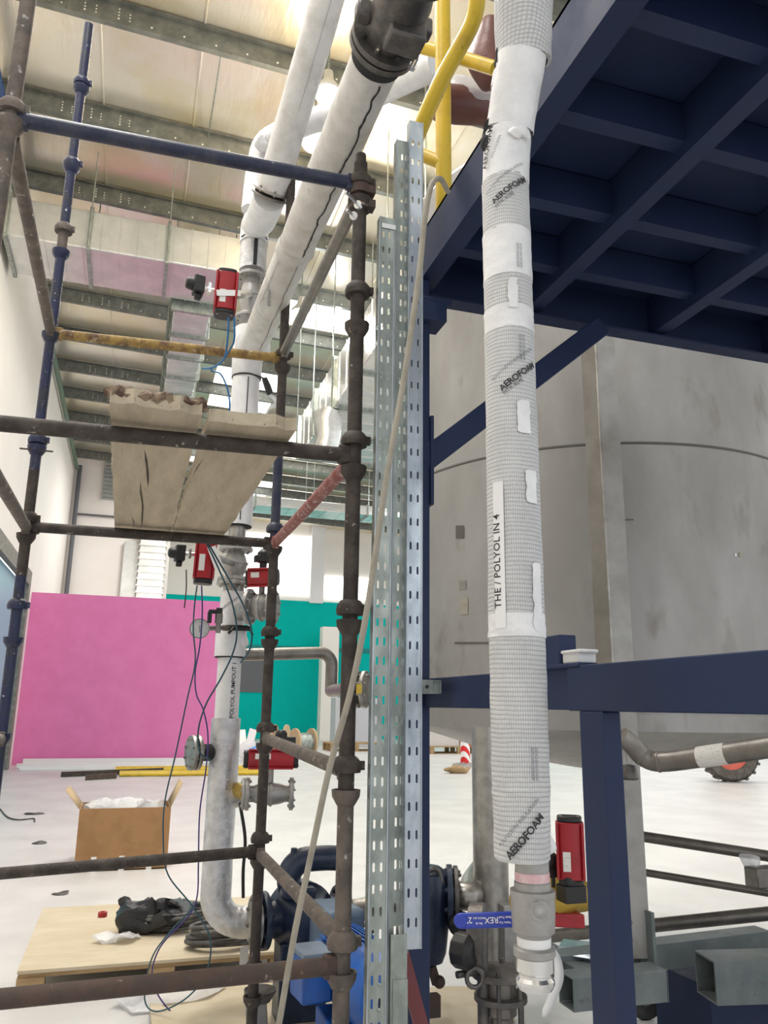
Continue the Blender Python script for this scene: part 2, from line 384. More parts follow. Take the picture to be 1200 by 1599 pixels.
# grey switch room opening and white column of the rear wall
a=pin(380,1030,'Y',YR);b=pin(417,1082,'Y',YR);struct('window_9',MB().box((a.x-1.2,YR-.05,b.z),(b.x,YR,a.z)),'greypanel')
a=pin(502,1020,'Y',36.5);b=pin(524,1152,'Y',36.5);struct('trim_5',MB().box((a.x,36.3,0),(b.x,36.9,a.z+1.2)),'wall')
a=pin(548,1090,'Y',30.8);b=pin(582,1148,'Y',30.8)
g=solo('equipment_cabinet',MB().box((a.x-.6,30.8,0),(b.x+.2,31.6,a.z)),'sticker','pale grey electrical cabinet standing far off before the teal wall','cabinet',bevel=.02)
MATS['cab']=M('cab',(.5,.52,.55),.5);g.data.materials[0]=MATS['cab']
# pink partition
pzl=pin(50,925,'Y',22.5).z;pxr=pin(348,1000,'Y',22.5).x
struct('wall_pink',MB().box((XL,22.5,0),(pxr,22.7,pzl)),'pink')
# doorway in the left wall
fr=MB().box((XL-.02,dY1-.34,0),(XL+.10,dY1,dZ)).box((XL-.02,dY0,dZ-.34),(XL+.10,dY1-.34,dZ)).box((XL-.02,dY0,0),(XL+.10,dY0+.2,dZ-.34))
d=struct('door_1',MB().box((XL-.12,dY0+.2,0),(XL-.06,dY1-.34,dZ-.34)),'doorblue')
fo=mk('door_frame',fr,'frame',V((0,0,0)));fo.parent=d
# purlins
PUR=[7.2+2.05*i for i in range(15)]
first=None
for i,y in enumerate(PUR):
    x0,x1=XL,16.0
    r=root('roof_purlin','galvanised Z-shaped steel purlin with rows of bolt holes spanning under the foil roof','purlin',(x0,y,ceil_z(x0)-.28),'roof purlins')
    h=.30;mb=MB();z0=ceil_z(x0)-.03;z1=ceil_z(x1)-.03
    poly=[(-.08,0),(.0,0),(.0,-h+.012),(.08,-h+.012),(.08,-h-.0),(-.012,-h),(-.012,-.012),(-.08,-.012)]
    dr=V((x1-x0,0,z1-z0)).normalized();mb.sweep(poly,(x0,y,z0),(x1,y,z1),(0,1,0),(0,0,1))
    part('web',mb,'purlin',r)
    hb=MB()
    for k in range(34):
        x=x0+.9+k*.42;zc=ceil_z(x)-.03-h+.07
        hb.lathe((x,y-.0125,zc),(0,-1,0),[(0,.014),(.003,.014)],8)
        if k<3 :
            for q in (.05,.10,.15): hb.lathe((x-.3*0+.0,y-.0125,zc+q),(0,-1,0),[(0,.011),(.003,.011)],6)
            for q in (0,.05,.10): hb.lathe((x+.14,y-.0125,zc+q),(0,-1,0),[(0,.011),(.003,.011)],6)
    o=part('bolt_hole',hb,'hole',r,'pale bolt holes in rows');o['kind']='stuff'
# sag rods
for (x,y0,y1) in ((1.62,9.3,11.3),(1.62,11.3,13.35),(1.62,7.25,9.2),(.5,9.3,11.3)):
    mb=MB().tube([(x,y0,ceil_z(x)-.31),(x,y1,ceil_z(x)-.10)],.012,6)
    solo('sag_rod',mb,'galv','thin steel sag rod between two roof purlins','rod','sag rods between purlins')
# eave pipes on the left wall
solo('drain_pipe',MB().tube([(XL+.12,9.0,10.0),(XL+.12,14.2,10.05)],.075,12),'pipeblue','dark blue pipe running under the eave of the left wall','pipe')
solo('conduit_pipe',MB().tube([(XL+.12,19,10.0),(XL+.12,30.5,10.0)],.07,10),'pipegreen','green pipe running high along the left wall to the back corner','pipe')
solo('corner_downpipe',MB().tube([(XL+.2,30.8,10.2),(XL+.2,30.8,4)],.08,10),'greypanel','thin dark downpipe in the corner where left and back walls meet','pipe')
solo('wall_conduit',MB().tube([(XL+.25,30.9,8.35),(-1.0+.9,30.9,8.35)],.04,8),'greypanel','thin horizontal conduit on the white back wall','conduit')
a=pin(165,708,'Y',30.9);b=pin(180,782,'Y',30.9)
r=root('louvre',"grey ventilation louvre high on the back wall",'louvre',(a.x,30.9,b.z))
part('louvre_frame',MB().box((a.x,30.85,b.z),(b.x+.3,31,a.z)),'duct',r)
mb=MB()
for i in range(12):
    z=b.z+.06+(a.z-b.z-.12)*i/11;mb.box((a.x+.05,30.8,z-.02),(b.x+.25,30.86,z+.03))
part('slat',mb,'galv',r)
# ---------------- ducts
def rect_duct(name,label,x0,x1,y0,y1,z0,z1,mat,axis,pitch,fl):
    r=root(name,label,'duct',((x0+x1)/2,(y0+y1)/2,z0))
    mb=MB().box((x0,y0,z0),(x1,y1,z1));part('duct_body',mb,mat,r,bevel=.02)
    L=(x1-x0) if axis=='X' else (y1-y0);n=int(L/pitch)
    sb=MB()
    for i in range(1,n):
        if axis=='X':
            x=x0+i*L/n;sb.box((x-.008,y0-.012,z0-.012),(x+.008,y1+.012,z1+.012))
        else:
            y=y0+i*L/n;sb.box((x0-.012,y-.008,z0-.012),(x1+.012,y+.008,z1+.012))
    part('standing_seam',sb,mat,r)
    for i in range(fl+1):
        q=i/fl
        if axis=='X':
            x=x0+q*L;fb=MB().box((x-.03,y0-.05,z0-.05),(x+.03,y1+.05,z1+.05))
        else:
            y=y0+q*L;fb=MB().box((x0-.05,y-.04,z0-.05),(x1+.05,y+.04,z1+.05))
        part('flange',fb,'galv',r)
        for sxx in (-1,1):
            if axis=='X':hp=(x,y0-.06 if sxx<0 else y1+.06,z0)
            else:hp=(x0-.06 if sxx<0 else x1+.06,y,z0)
            part('hanger_rod',MB().tube([hp,(hp[0],hp[1],ceil_z(hp[0]))],.012,6),'galv',r)
    return r
rect_duct('ventilation_duct','galvanised rectangular duct crossing below the roof from the left wall',-2.45,1.28,12.5,13.75,8.73,9.42,'duct','X',.28,3)
rect_duct('branch_duct','bright narrow galvanised duct running away from the cross duct',.24,.90,13.9,21.5,8.62,9.1,'duct','Y',.35,7)
rect_duct('main_duct','large shiny foil-wrapped duct running away under the roof on the right',pin(544,604,'Z',7).x,5.6,8.6,17,7.0,7.95,'wrap','Y',.5,5)
a=pin(400,770,'Y',26);b=pin(600,815,'Y',26)
rect_duct('cross_duct','shiny foil-wrapped duct crossing before the upper office windows',a.x,11.5,26,27.2,b.z+.2,a.z-.1,'wrap','X',.6,4)
solo('drop_duct',MB().lathe(pin(512,645,'Z',6.94),(0,0,-1),[(0,.26),(.2,.28),(.5,.24),(.8,.26)],20).crumple(.08,3),'wrap','crumpled foil-wrapped duct drop hanging from the big right duct','duct')
# vertical wall duct
a=pin(220,845,'Y',30.6);b=pin(252,930,'Y',30.6)
r=root('vertical_duct','pale ribbed vertical duct standing against the back wall above the pink partition','duct',(a.x,30.6,0))
part('duct_body',MB().box((a.x,30.0,0),(b.x,30.6,a.z+.6)),'duct',r)
mb=MB()
for i in range(10):
    z=b.z+(a.z-b.z)*i/8;mb.box((a.x-.04,29.96,z-.03),(b.x+.04,30.6,z+.03))
part('standing_seam',mb,'duct',r)
a=pin(195,845,'Y',30.7);b=pin(216,930,'Y',30.7);solo('wall_panel',MB().box((a.x,30.7,b.z-1),(b.x,30.95,a.z)),'duct','flat grey metal panel beside the vertical duct on the back wall','panel')
# ---------------- high bay lamps
def lamp(px,py,Y,r_,warm,label):
    p=pin(px,py,'Y',Y);r=root('high_bay_lamp',label,'lamp',p,'high bay lamps')
    part('housing',MB().lathe(p,(0,0,1),[(0,r_*1.15),(.06,r_*1.1),(.2,r_*.5),(.34,r_*.4)],20),'duct',r)
    part('bulb',MB().sphere(p,r_,20,12,(1,1,.8)),'lampwarm' if warm else 'lampwhite',r)
    part('hanger_rod',MB().tube([p+V((0,0,.3)),(p.x,p.y,ceil_z(p.x))],.015,6),'galv',r)
    l=bpy.data.lights.new('lamp_light','POINT');l.energy=150;l.shadow_soft_size=r_*1.2;l.color=(1,.83,.6) if warm else (1,1,1)
    o=bpy.data.objects.new('lamp_light',l);C.objects.link(o);o.location=p-V((0,0,.3))
lamp(470,489,14.5,.17,False,'glaring white high bay lamp hanging beside the big sloping pipe')
lamp(580,530,13.2,.27,False,'bright white high bay lamp half hidden behind the near scaffold pole')
lamp(512,148,8.6,.16,True,'warm glowing lamp just under the roof between the two overhead pipes, the upper one')
lamp(491,222,9.6,.18,True,'warm glowing lamp under the roof between the two overhead pipes, the lower one')
# tube light
a=pin(537,470,'Y',15.5);b=pin(519,512,'Y',15.5)
r=root('tube_light','thin white fluorescent batten hanging on wires beyond the near scaffold pole','lamp',a)
part('batten',MB().tube([a,b],.03,8),'lampwhite',r)
part('wire',MB().tube([a,(a.x,a.y,ceil_z(a.x)-.04)],.006,6),'galv',r);part('wire',MB().tube([b,(b.x,b.y,ceil_z(b.x)-.04)],.006,6),'galv',r)
# ================================================================ THINGS ON THE FAR FLOOR
def fpt(x,y):return pin(x,y,'Z',0)
# white skirting lengths and steel profiles lying in front of the pink wall
for i,(x0,x1,y,h) in enumerate(((-2.3,2.35,22.3,.16),(-2.35,1.9,21.5,.10),(-2.2,1.5,20.75,.09))):
    solo('white_profile',MB().sweep([(-.07,0),(.07,0),(.07,h),(-.07,h)],(x0,y,0),(x1,y+.03*i,0),(0,1,0),(0,0,1)),'white',
        ('white boxed profile lying closest to the pink wall','middle white boxed profile lying before the pink wall','white boxed profile lying farthest from the pink wall')[i],'profile',bevel=.01)
def lying(x0,y0,x1,y1,r_,mat,name,label,cat,grp=None):
    a=fpt(x0,y0);b=fpt(x1,y1);a.z=b.z=r_+.005
    return solo(name,MB().sweep([(-r_,-r_),(r_,-r_),(r_,r_),(-r_,r_)],a,b,(0,1,0),(0,0,1)),mat,label,cat,grp,bevel=.005)
lying(95,1214,255,1207,.05,'rust','brown_steel_bar','longer rusty brown steel bar lying before the pink wall','bar')
lying(133,1219,182,1216,.05,'rustbrown','brown_steel_bar','shorter rusty brown bar lying nearest the camera before the pink wall','bar')
for j,(x0,x1,yy0,yy1,lab) in enumerate(((180,395,1205,1196,'yellow painted steel frame lying on the floor behind the wrapped riser'),(186,420,1216,1206,'second yellow frame lying nearer on the floor before the pink wall'))):
    yq=(20.0,18.75)[j];a=pin(x0,yy0,'Y',yq);b=pin(x1,yy0,'Y',yq);r=root('yellow_frame',lab,'frame',(a.x,yq,0))
    o=V((0,.45,0));a.z=b.z=.05
    for p,q in ((a,b),(a+o,b+o)):part('rail',MB().tube([p,q],.045,8),'yellow',r)
    for t in (0.02,.35,.68,.98):
        p=a.lerp(b,t);part('crossbar',MB().tube([p,p+o],.04,8),'yellow',r)
# cardboard box
bx=pin(115,1362,'Z',0);bxr=pin(252,1357,'Z',0);zt=.56
r=root('cardboard_box','open brown cardboard box with flaps up standing on the pale floor','box',(.07,8.8,0))
x0,x1,y0,y1=bx.x,bxr.x+.05,8.5,9.05
mb=MB();t=.012
mb.box((x0,y0,0),(x1,y0+t,zt)).box((x0,y1-t,0),(x1,y1,zt)).box((x0,y0+t,0),(x0+t,y1-t,zt)).box((x1-t,y0+t,0),(x1,y1-t,zt)).box((x0,y0,0.001),(x1,y1,.012))
part('carton',mb,'card',r)
part('flap',MB().add([(x0,y0,zt),(x0,y1,zt),(x0-.14,y1,zt+.17),(x0-.14,y0+.02,zt+.17)],[(0,1,2,3)]),'cardlight',r,solid=.006)
part('flap',MB().add([(x1,y0,zt),(x1,y1,zt),(x1+.1,y1,zt+.22),(x1+.1,y0+.02,zt+.22)],[(0,1,2,3)]),'cardlight',r,solid=.006)
part('flap',MB().add([(x0,y1,zt),(x1,y1,zt),(x1,y1+.2,zt-.06),(x0,y1+.2,zt-.06)],[(0,1,2,3)]),'cardlight',r,solid=.006)
for q in (.2,.5,.8):
    xx=x0+(x1-x0)*q;part('tape_strip',MB().box((xx-.025,y0-.003,.0),(xx+.025,y0,.13)),'sticker',r)
mb=MB()
for k in range(7):mb.sphere((x0+.12+.1*k,8.78+.08*math.sin(k*2),zt-.08),.13,14,8)
mb.crumple(.07,7);mb.v=[V((min(max(p.x,x0+.02),x1-.02),min(max(p.y,y0+.02),y1-.02),min(p.z,zt+.07))) for p in mb.v]
solo('packing_film',mb,'film','clear crumpled packing film stuffed in the open cardboard box','packing film',kind=None)
# plastic waste pile
for k,(px,py,mt,lab,nm,sc_) in enumerate(((386,1188,'film','clear plastic bag of waste behind the foil-wrapped riser','plastic_bag',.32),(400,1190,'plastic_blue','blue crumpled plastic film between the riser and the rear scaffold pole','plastic_film',.26),(411,1192,'white','white crumpled sack beside the blue film','sack',.3))):
    p=fpt(px,py);solo(nm,MB().sphere(p+V((0,0,.8*sc_)),sc_,18,12,(1,.8,.85)).crumple(.3*sc_,3,k),mt,lab,'plastic')
for k,(px0,py0,px1,py1,lab) in enumerate(((380,1185,377,1142,'narrower grey board leaning in the waste pile behind the riser'),(386,1185,396,1141,'white board leaning in the waste pile behind the riser'))):
    a=fpt(px0,py0-4-5*k);b=pin(px1,py1-2,'Y',a.y+.3);solo('leaning_board',MB().obox((a+b)/2,(b-a).cross(V((0,1,0))),(0,1,0),b-a,.25,.03,(b-a).length),('duct','white')[k],lab,'board')
# cable spool, pallets, boxes
p=fpt(478,1181);r=root('cable_drum','wooden cable drum lying far off before the teal wall','cable drum',p)
for q in (-.28,.28):part('flange',MB().lathe(p+V((q-.1,q*.3,.42)),(1,.25,0),[(-.03,.42),(.03,.42)],24),'cardlight',r)
part('core',MB().lathe(p+V((-.1,0,.42)),(1,.25,0),[(-.28,.28),(.28,.28)],20),'galv',r)
p=fpt(446,1178);r=root('cable_drum','smaller wooden drum behind the cable drum near the teal wall','cable drum',p+V((0,1,0)))
for q in (-.2,.2):part('flange',MB().lathe(p+V((q,1,.45)),(1,-.5,0),[(-.03,.45),(.03,.45)],24),'cardlight',r)
part('core',MB().lathe(p+V((0,1,.45)),(1,-.5,0),[(-.2,.25),(.2,.25)],20),'cable',r)
def pallet(name,label,x0,x1,y0,y1,h,top='palletwood',ply=None):
    r=root(name,label,'pallet',((x0+x1)/2,(y0+y1)/2,0))
    n=7;dw=(y1-y0)/n
    for k in (0,.5,1):
        yy=y0+(y1-y0-.1)*k;part('bottom_board',MB().box((x0,yy,0),(x1,yy+.1,.02)),'palletwood',r)
        for q in (0,.5,1):
            xx=x0+(x1-x0-.14)*q;part('block',MB().box((xx,yy,.02),(xx+.14,yy+.1,h-.04)),'palletwood',r)
    if ply:
        part('plywood_top',MB().box((x0,y0,h-.018),(x1,y1,h)),ply,r,bevel=.002)
        for k in (0,1):part('top_board',MB().box((x0+.01,y0+.01+(y1-y0-.12)*k,h-.04),(x1-.01,y0+.11+(y1-y0-.12)*k,h-.018)),'palletwood',r)
    else:
        for k in range(n):part('top_board',MB().box((x0,y0+k*dw,h-.04),(x1,y0+(k+.8)*dw,h)),'palletwood',r)
    return r
p=fpt(560,1174);pallet('wooden_pallet','empty wooden pallet lying far off between near scaffold pole and trays',p.x-1,p.x+.9,p.y,p.y+1.2,.28)
p=fpt(705,1178);pallet('wooden_pallet','wooden pallet carrying wrapped cartons beside the striped post',p.x-.75,p.x+1.35,p.y,p.y+1.2,.26)
r=root('wrapped_carton','tan carton under film on the far pallet beside the striped post','carton',(p.x-.1,p.y+.6,.26))
part('carton',MB().box((p.x-.75,p.y+.1,.26),(p.x+.3,p.y+1,1.1)),'cardlight',r,bevel=.02)
part('film',MB().box((p.x-.77,p.y+.08,.26),(p.x+.32,p.y+1.02,1.12)).crumple(.03,3),'film',r)
solo('carton',MB().box((p.x+.36,p.y+.1,.26),(p.x+1.3,p.y+1,.95)),'palletwood','plain brown carton at the right end of the far pallet','carton',bevel=.02)
p=fpt(727,1197);r=root('striped_post','red and white striped warning post on a grey foot on the far floor','post',p)
part('foot',MB().lathe(p,(0,0,1),[(0,.36),(.06,.34),(.1,.12)],20),'castgrey',r)
part('tube',MB().lathe(p,(0,0,1),[(.1,.13),(1.02,.13)],20),'stripe',r)
p=fpt(712,1208);solo('rag',MB().sphere(p+V((0,0,.09)),.22,14,8,(1.3,.6,.4)).crumple(.12,5),'palletwood','crumpled tan rag lying alone on the pale floor','rag')
# forklift wheel beyond the tank
p=fpt(1142,1221);r=root('tractor_wheel','heavy treaded tyre with red rim seen below the tank','wheel',p)
c=p+V((0,0,.62));ax=V((-.45,-1,0)).normalized()
part('tyre',MB().lathe(c,ax,[(-.22,.36),(-.22,.55),(-.13,.62),(.13,.62),(.22,.55),(.22,.36),(-.22,.36)],28,cap=False),'tyre',r)
mb=MB()
for k in range(18):
    a_=2*math.pi*k/18;xx,yy,zz=frame_of(ax);n=xx*math.cos(a_)+yy*math.sin(a_);mb.obox(c+n*.62,n,n.cross(ax)+ax*.5,ax,.05,.07,.40)
part('tread_lug',mb,'tyre',r)
part('rim',MB().lathe(c,ax,[(-.2,.37),(.17,.36),(.1,.30),(.06,.12),(.12,.1)],24),'rim',r)
p=fpt(1020,1209);solo('rear_wheel',MB().lathe(p+V((.8,3,.5)),ax,[(-.2,.3),(-.2,.46),(.2,.46),(.2,.3)],24),'tyre','dark tyre low behind the tank, left of the red-rimmed wheel','wheel')
# small wires and debris on floor
for k,(P_,lab) in enumerate((([(0,1265),(12,1278),(30,1282),(52,1280),(54,1285)],'thin bent grey wire lying on the floor at the left edge'),)):
    solo('floor_wire',MB().tube(smooth_path([fpt(*q)+V((0,0,.012)) for q in P_],5),.010,6),'hose',lab,'wire')
for k,(px,py,s_) in enumerate(((53,1272,.10),(95,1397,.05),(61,1318,.06))):
    p=fpt(px,py);solo('floor_scrap',MB().sphere(p+V((0,0,.012)),s_,10,6,(1.4,.8,.12)).crumple(.02,12,k),'hose',('dark scrap on the floor left of the cardboard box','small dark chip on the floor before the cardboard box','tiny grey scrap on the floor beside the cardboard box')[k],'scrap')
# pallet with plywood sheet, hoses and bag
PZ=.15
pn=[pin(27,1517,'Z',PZ),pin(430,1492,'Z',PZ),pin(75,1418,'Z',PZ)]
X0p,X1p,Y0p,Y1p=pn[0].x,pn[0].x+1.5,pn[0].y+.0,pn[2].y
print('pallet',X0p,X1p,Y0p,Y1p)
pallet('plywood_pallet','low wooden pallet topped with a pale plywood sheet beneath the hose coils',X0p,X1p,Y0p,Y1p,PZ,ply='ply')
solo('plywood_offcut',MB().box((.25,Y0p-.95,.02),(1.3,Y0p-.1,.045)),'ply','flat plywood offcut lying on the floor in front of the pallet','board')
p=pin(160,1432,'Z',PZ);r=root('red_tape_roll','small dark red cap lying on the plywood sheet','cap',p)
part('ring',MB().lathe(p,(0,0,1),[(0,.03),(.03,.03),(.03,.016),(.0,.016)],20,cap=False),'red',r)
p=pin(184,1470,'Z',PZ);solo('film_scrap',MB().sphere(p+V((0,0,.02)),.11,14,8,(1.2,.7,.2)).crumple(.05,14),'film','small scrap of clear film lying on the plywood sheet','plastic film')
p=pin(262,1560,'Z',.02);solo('film_sheet',MB().sphere(p+V((0,0,.03)),.2,16,8,(1.3,.9,.18)).crumple(.08,9),'film','crumpled clear film on the floor in front of the pallet','plastic film')
def coil(c,R,n,rr,seed,sq=.8):
    rnd=random.Random(seed);P=[];of=[(rnd.uniform(-.05,.05),rnd.uniform(-.03,.03),rnd.uniform(.78,1.08)) for _ in range(n+1)]
    for k in range(n*14):
        a_=2*math.pi*k/14;i=k//14;t=(k%14)/14;ox=of[i][0]*(1-t)+of[i+1][0]*t;oy=of[i][1]*(1-t)+of[i+1][1]*t;q=R*(of[i][2]*(1-t)+of[i+1][2]*t);P.append(c+V((math.cos(a_)*q+ox,math.sin(a_)*q*sq+oy,rr+.002+(k/14)*rr*1.35+.006*math.sin(a_*2+seed))))
    return P
p=pin(272,1448,'Z',PZ)+V((.02,.0,0))
solo('hose_coil',MB().tube(smooth_path(coil(p,.26,6,.0125,3),4),.012,10),'hose','larger coil of black hose on the plywood, half under the black bag','hose')
p=pin(345,1478,'Z',PZ)+V((0,.0,0))
solo('hose_coil',MB().tube(smooth_path(coil(p,.19,6,.014,5,.62),4),.0135,10),'hose','smaller coil of black hose on the plywood beside the riser foot','hose')
p=pin(240,1452,'Z',PZ)+V((0,-.02,.085));solo('rubbish_bag',MB().sphere(p,.2,28,18,(1.25,.8,.42)).crumple(.09,7).crumple(.03,22),'bag','shiny black plastic rubbish bag lying on the plywood over the hose','bag')
# ================================================================ SCAFFOLD
SXL,SXR,SYN,SYF=-.50,.645,2.4,3.9
LV=[.86,1.39,2.34,3.33]
TR=.0242
def cup_bottom(z,x,y):
    return MB().lathe((x,y,z),(0,0,1),[(-.035,TR),(-.03,TR+.004),(-.008,TR+.017),(.012,TR+.019),(.012,TR+.012),(-.004,TR+.006),(-.004,TR)],20,cap=False)
def cup_top(z,x,y):
    return MB().lathe((x,y,z),(0,0,1),[(-.012,TR),(-.012,TR+.018),(.004,TR+.021),(.02,TR+.017),(.032,TR+.008),(.036,TR)],20,cap=False).obox((x+TR+.018,y-.008,z+.008),(1,0,0),(0,1,0),(0,0,1),.02,.018,.026)
def standard(label,x,y,z0,z1,segs,fixed,free,grp='scaffold standards'):
    r=root('scaffold_standard',label,'scaffold pole',(x,y,z0),grp)
    zs=[z0]+[q[0] for q in segs]
    for i,(zt_,mt) in enumerate(segs):
        part('tube',MB().tube([(x,y,zs[i]),(x,y,zt_)],TR,20),mt,r)
    def mat_at(z):
        for zt_,mt in segs:
            if z<=zt_:return mt
        return segs[-1][1]
    for z in fixed:part('bottom_cup',cup_bottom(z,x,y),mat_at(z),r)
    for z in free:part('top_cup',cup_top(z,x,y),mat_at(z),r)
    return r
Z=lambda X,Y,*p:[vz(X,Y,q) for q in p]
n=(SXR,SYN);f=(SXR,SYF);l=(SXL,SYF)
zt_=vz(*n,256)
rn=standard('thick rusty near scaffold pole standing just left of the slotted trays',*n,-.0+.0,zt_,[(vz(*n,1240),'rustgrey'),(vz(*n,960),'rust'),(zt_,'rust')],Z(*n,1525,1240,975,735,512,318),Z(*n,1475,1200,955,692,458,288))
# loose coupler with two bolts near the top
for py in (300,322):
    p=V((*n,vz(*n,py)));part('coupler',MB().lathe(p,(0,0,1),[(-.018,TR),(-.018,.038),(.018,.038),(.018,TR)],20,cap=False).obox(p+V((.035,-.01,0)),(1,0,0),(0,1,0),(0,0,1),.03,.04,.03),'rustbrown',rn)
for (ax_,ay_,bx_,by_) in ((540,300,560,321),(542,328,553,338)):
    a=pix(ax_,ay_,2.36);b=pix(bx_,by_,2.44)
    cb=part('coupler_bolt',MB().tube([a,b],.0045,8),'chrome',rn,'bright zinc bolt')
    part('nut',MB().lathe(b,b-a,[(-.006,.013),(.0,.013),(.0,.009),(.01,.009)],12),'chrome',cb)
part('top_tube',MB().tube([(n[0],n[1],zt_),(n[0],n[1],zt_+.035)],.019,16),'rust',rn)
zt_=vz(*f,222)
standard('dark rear right scaffold pole crossing in front of the red valves',*f,0,zt_,[(vz(*f,850),'rust'),(vz(*f,700),'navytube'),(vz(*f,590),'rust'),(zt_,'rust')],Z(*f,1560,1345,1165,1003,858,678,575),Z(*f,1515,1312,1140,990,828,662,556))
zt_=vz(*l,40)
rl=standard('blue paint-flecked rear left scaffold pole rising highest',*l,0,zt_,[(vz(*l,900),'bluepaint'),(vz(*l,735),'rust'),(vz(*l,390),'bluepaint'),(vz(*l,350),'rustgrey'),(zt_,'bluepaint')],Z(*l,1150,1000,838,701,525,396,262,140),Z(*l,948,812,690,360,258,132))
p=V((*l,vz(*l,706)));part('pin',MB().tube([p+V((-.07,-.03,0)),p+V((.075,-.03,.0))],.004,6),'rust',rl)
standard('scaffold pole at the top left corner, nearest on the left',SXL,SYN,0,vz(SXL,SYN,-60),[(vz(SXL,SYN,-60),'rustgrey')],[LV[0]-.02,LV[2]-.02,LV[3]-.02],[LV[0]+.03,LV[2]+.03,LV[3]+.03])
def ledger(name,label,a,b,mat,cat):
    a=V(a);b=V(b);r=root(name,label,cat,a,'scaffold ledgers' if name=='scaffold_ledger' else 'scaffold transoms')
    d=(b-a).normalized();g=.034
    part('tube',MB().tube([a+d*(g+.012),b-d*(g+.012)],TR,20),mat,r)
    for e,s_ in ((a,1),(b,-1)):
        q=e+d*s_*(g);part('blade_end',MB().obox(q,d,(0,0,1),d.cross(V((0,0,1))),.04,.062,.034),mat,r,bevel=.006)
    return r
nl=(SXL,SYN);L_=[
('scaffold_ledger','navy blue front scaffold ledger crossing before the two overhead pipes',(SXL,SYN,3.335),(SXR,SYN,3.36),'navytube'),
('scaffold_ledger','dark front scaffold ledger carrying the near ends of the planks',(SXL,SYN,2.325),(SXR,SYN,2.345),'rust'),
('scaffold_ledger','rusty brown front scaffold ledger at the bottom before the pallet',(SXL,SYN,.822),(SXR,SYN,.838),'rustbrown'),
('scaffold_ledger','flaking yellow rear scaffold ledger crossing the white riser',(SXL,SYF,3.30),(SXR,SYF,3.34),'yellowrust'),
('scaffold_ledger','dark rear scaffold ledger carrying the far ends of the planks',(SXL,SYF,2.33),(SXR,SYF,2.335),'rust'),
('scaffold_ledger','dark rear scaffold ledger crossing before the cardboard box',(SXL,SYF,.845),(SXR,SYF,.895),'rust'),
('scaffold_transom','red flaking transom rising between rear and near right poles',(SXR,SYF,2.335),(SXR,SYN,2.335),'redpaint'),
('scaffold_transom','grey paint-spotted transom level with the small horizontal valve',(SXR,SYF,1.395),(SXR,SYN,1.36),'rustgrey'),
('scaffold_transom','brown spotted lower transom sloping down past the pump',(SXR,SYF,.885),(SXR,SYN,.90),'rustgrey'),
('scaffold_transom','dark grey upper transom right of the big sloping pipe',(SXR,SYF,3.36),(SXR,SYN,3.33),'steeldark'),
('scaffold_transom','pale grey upper left transom ending at the yellow ledger',(SXL,SYF,3.30),(SXL,SYN,3.30),'rustgrey'),
('scaffold_transom','middle left transom ending at the left plank level',(SXL,SYF,2.32),(SXL,SYN,2.31),'rustgrey'),
('scaffold_transom','short end of a lower left transom at the left edge',(SXL,SYF,1.39),(SXL,SYN,1.39),'rustgrey'),
]
for nm,lab,a,b,mt in L_:ledger(nm,lab,a,b,mt,'scaffold ledger' if nm.endswith('ledger') else 'scaffold transom')
def plank(label,nl_,nr_,fl_,fr_,z,h,seed):
    rnd=random.Random(seed);r=root('scaffold_plank',label,'plank',((nl_[0]+nr_[0])/2,nl_[1],z),'scaffold planks')
    n_=26;mb=MB();vs=[]
    for i in range(n_+1):
        t=i/n_
        for j in range(9):
            s_=j/8
            x=(nl_[0]*(1-s_)+nr_[0]*s_)*(1-t)+(fl_[0]*(1-s_)+fr_[0]*s_)*t
            y=(nl_[1]*(1-s_)+nr_[1]*s_)*(1-t)+(fl_[1]*(1-s_)+fr_[1]*s_)*t
            if i==0:y+=.03*noise.noise(V((s_*6,seed,0)));
            if j in(0,8):x+=.008*noise.noise(V((t*14,seed,j)))*(1 if j else -1)
            vs.append(V((x,y,z+.002*noise.noise(V((x*9,y*9,seed))))))
    m_=len(vs);vs+=[v+V((0,0,h)) for v in vs]
    fs=[]
    for i in range(n_):
        for j in range(8):
            a_=i*9+j;fs.append((a_,a_+9,a_+10,a_+1));fs.append((a_+m_,a_+1+m_,a_+10+m_,a_+9+m_))
        a_=i*9;fs.append((a_,a_+m_,a_+9+m_,a_+9));a_=i*9+8;fs.append((a_,a_+9,a_+9+m_,a_+m_))
    for j in range(8):
        fs.append((j,j+1,j+1+m_,j+m_));a_=n_*9+j;fs.append((a_,a_+m_,a_+m_+1,a_+1))
    part('board',mb.add(vs,fs),'plank',r)
    # weathered end
    em=MB()
    K=14
    for k in range(K):
        t=(k+.5)/K;x=nl_[0]+(nr_[0]-nl_[0])*t;y=nl_[1]+(nr_[1]-nl_[1])*t
        em.sphere((x,y+.010,z+h*.70+.006*rnd.random()),.019+.005*rnd.random(),10,7,(1,.8,.8))
    em.crumple(.018,34,seed)
    if seed!=9: part('splintered_end',em,'plankend',r)
    return r
zp=2.345+TR+.002
zf=zp
A=plank('left scaffold plank with a long crack and splintered near end',(-.115,2.235),(.142,2.25),(-.122,4.0),(.142,4.0),zp,.045,4)
B=plank('right scaffold plank lying askew beside the cracked one',(.165,2.30),(.43,2.29),(.150,4.0),(.40,4.0),zp,.04,9)
def crack(r,pts,wd):
    mb=MB();Q=[pin(x,y,'Z',zp-.0035) for x,y in pts];vs=[]
    for i,q in enumerate(Q):
        w_=wd*(0.15 if i in(0,len(Q)-1) else 1);vs+=[q+V((-w_,0,0)),q+V((w_,0,0))]
    mb.add(vs,[(2*i,2*i+1,2*i+3,2*i+2) for i in range(len(Q)-1)]);part('crack',mb,'crack',r,'dark open crack')
crack(A,[(226,704),(228,718),(230,733),(231,748),(231,762)],.0028)
crack(A,[(219,753),(220,770),(223,790),(222,810),(221,825)],.0028)
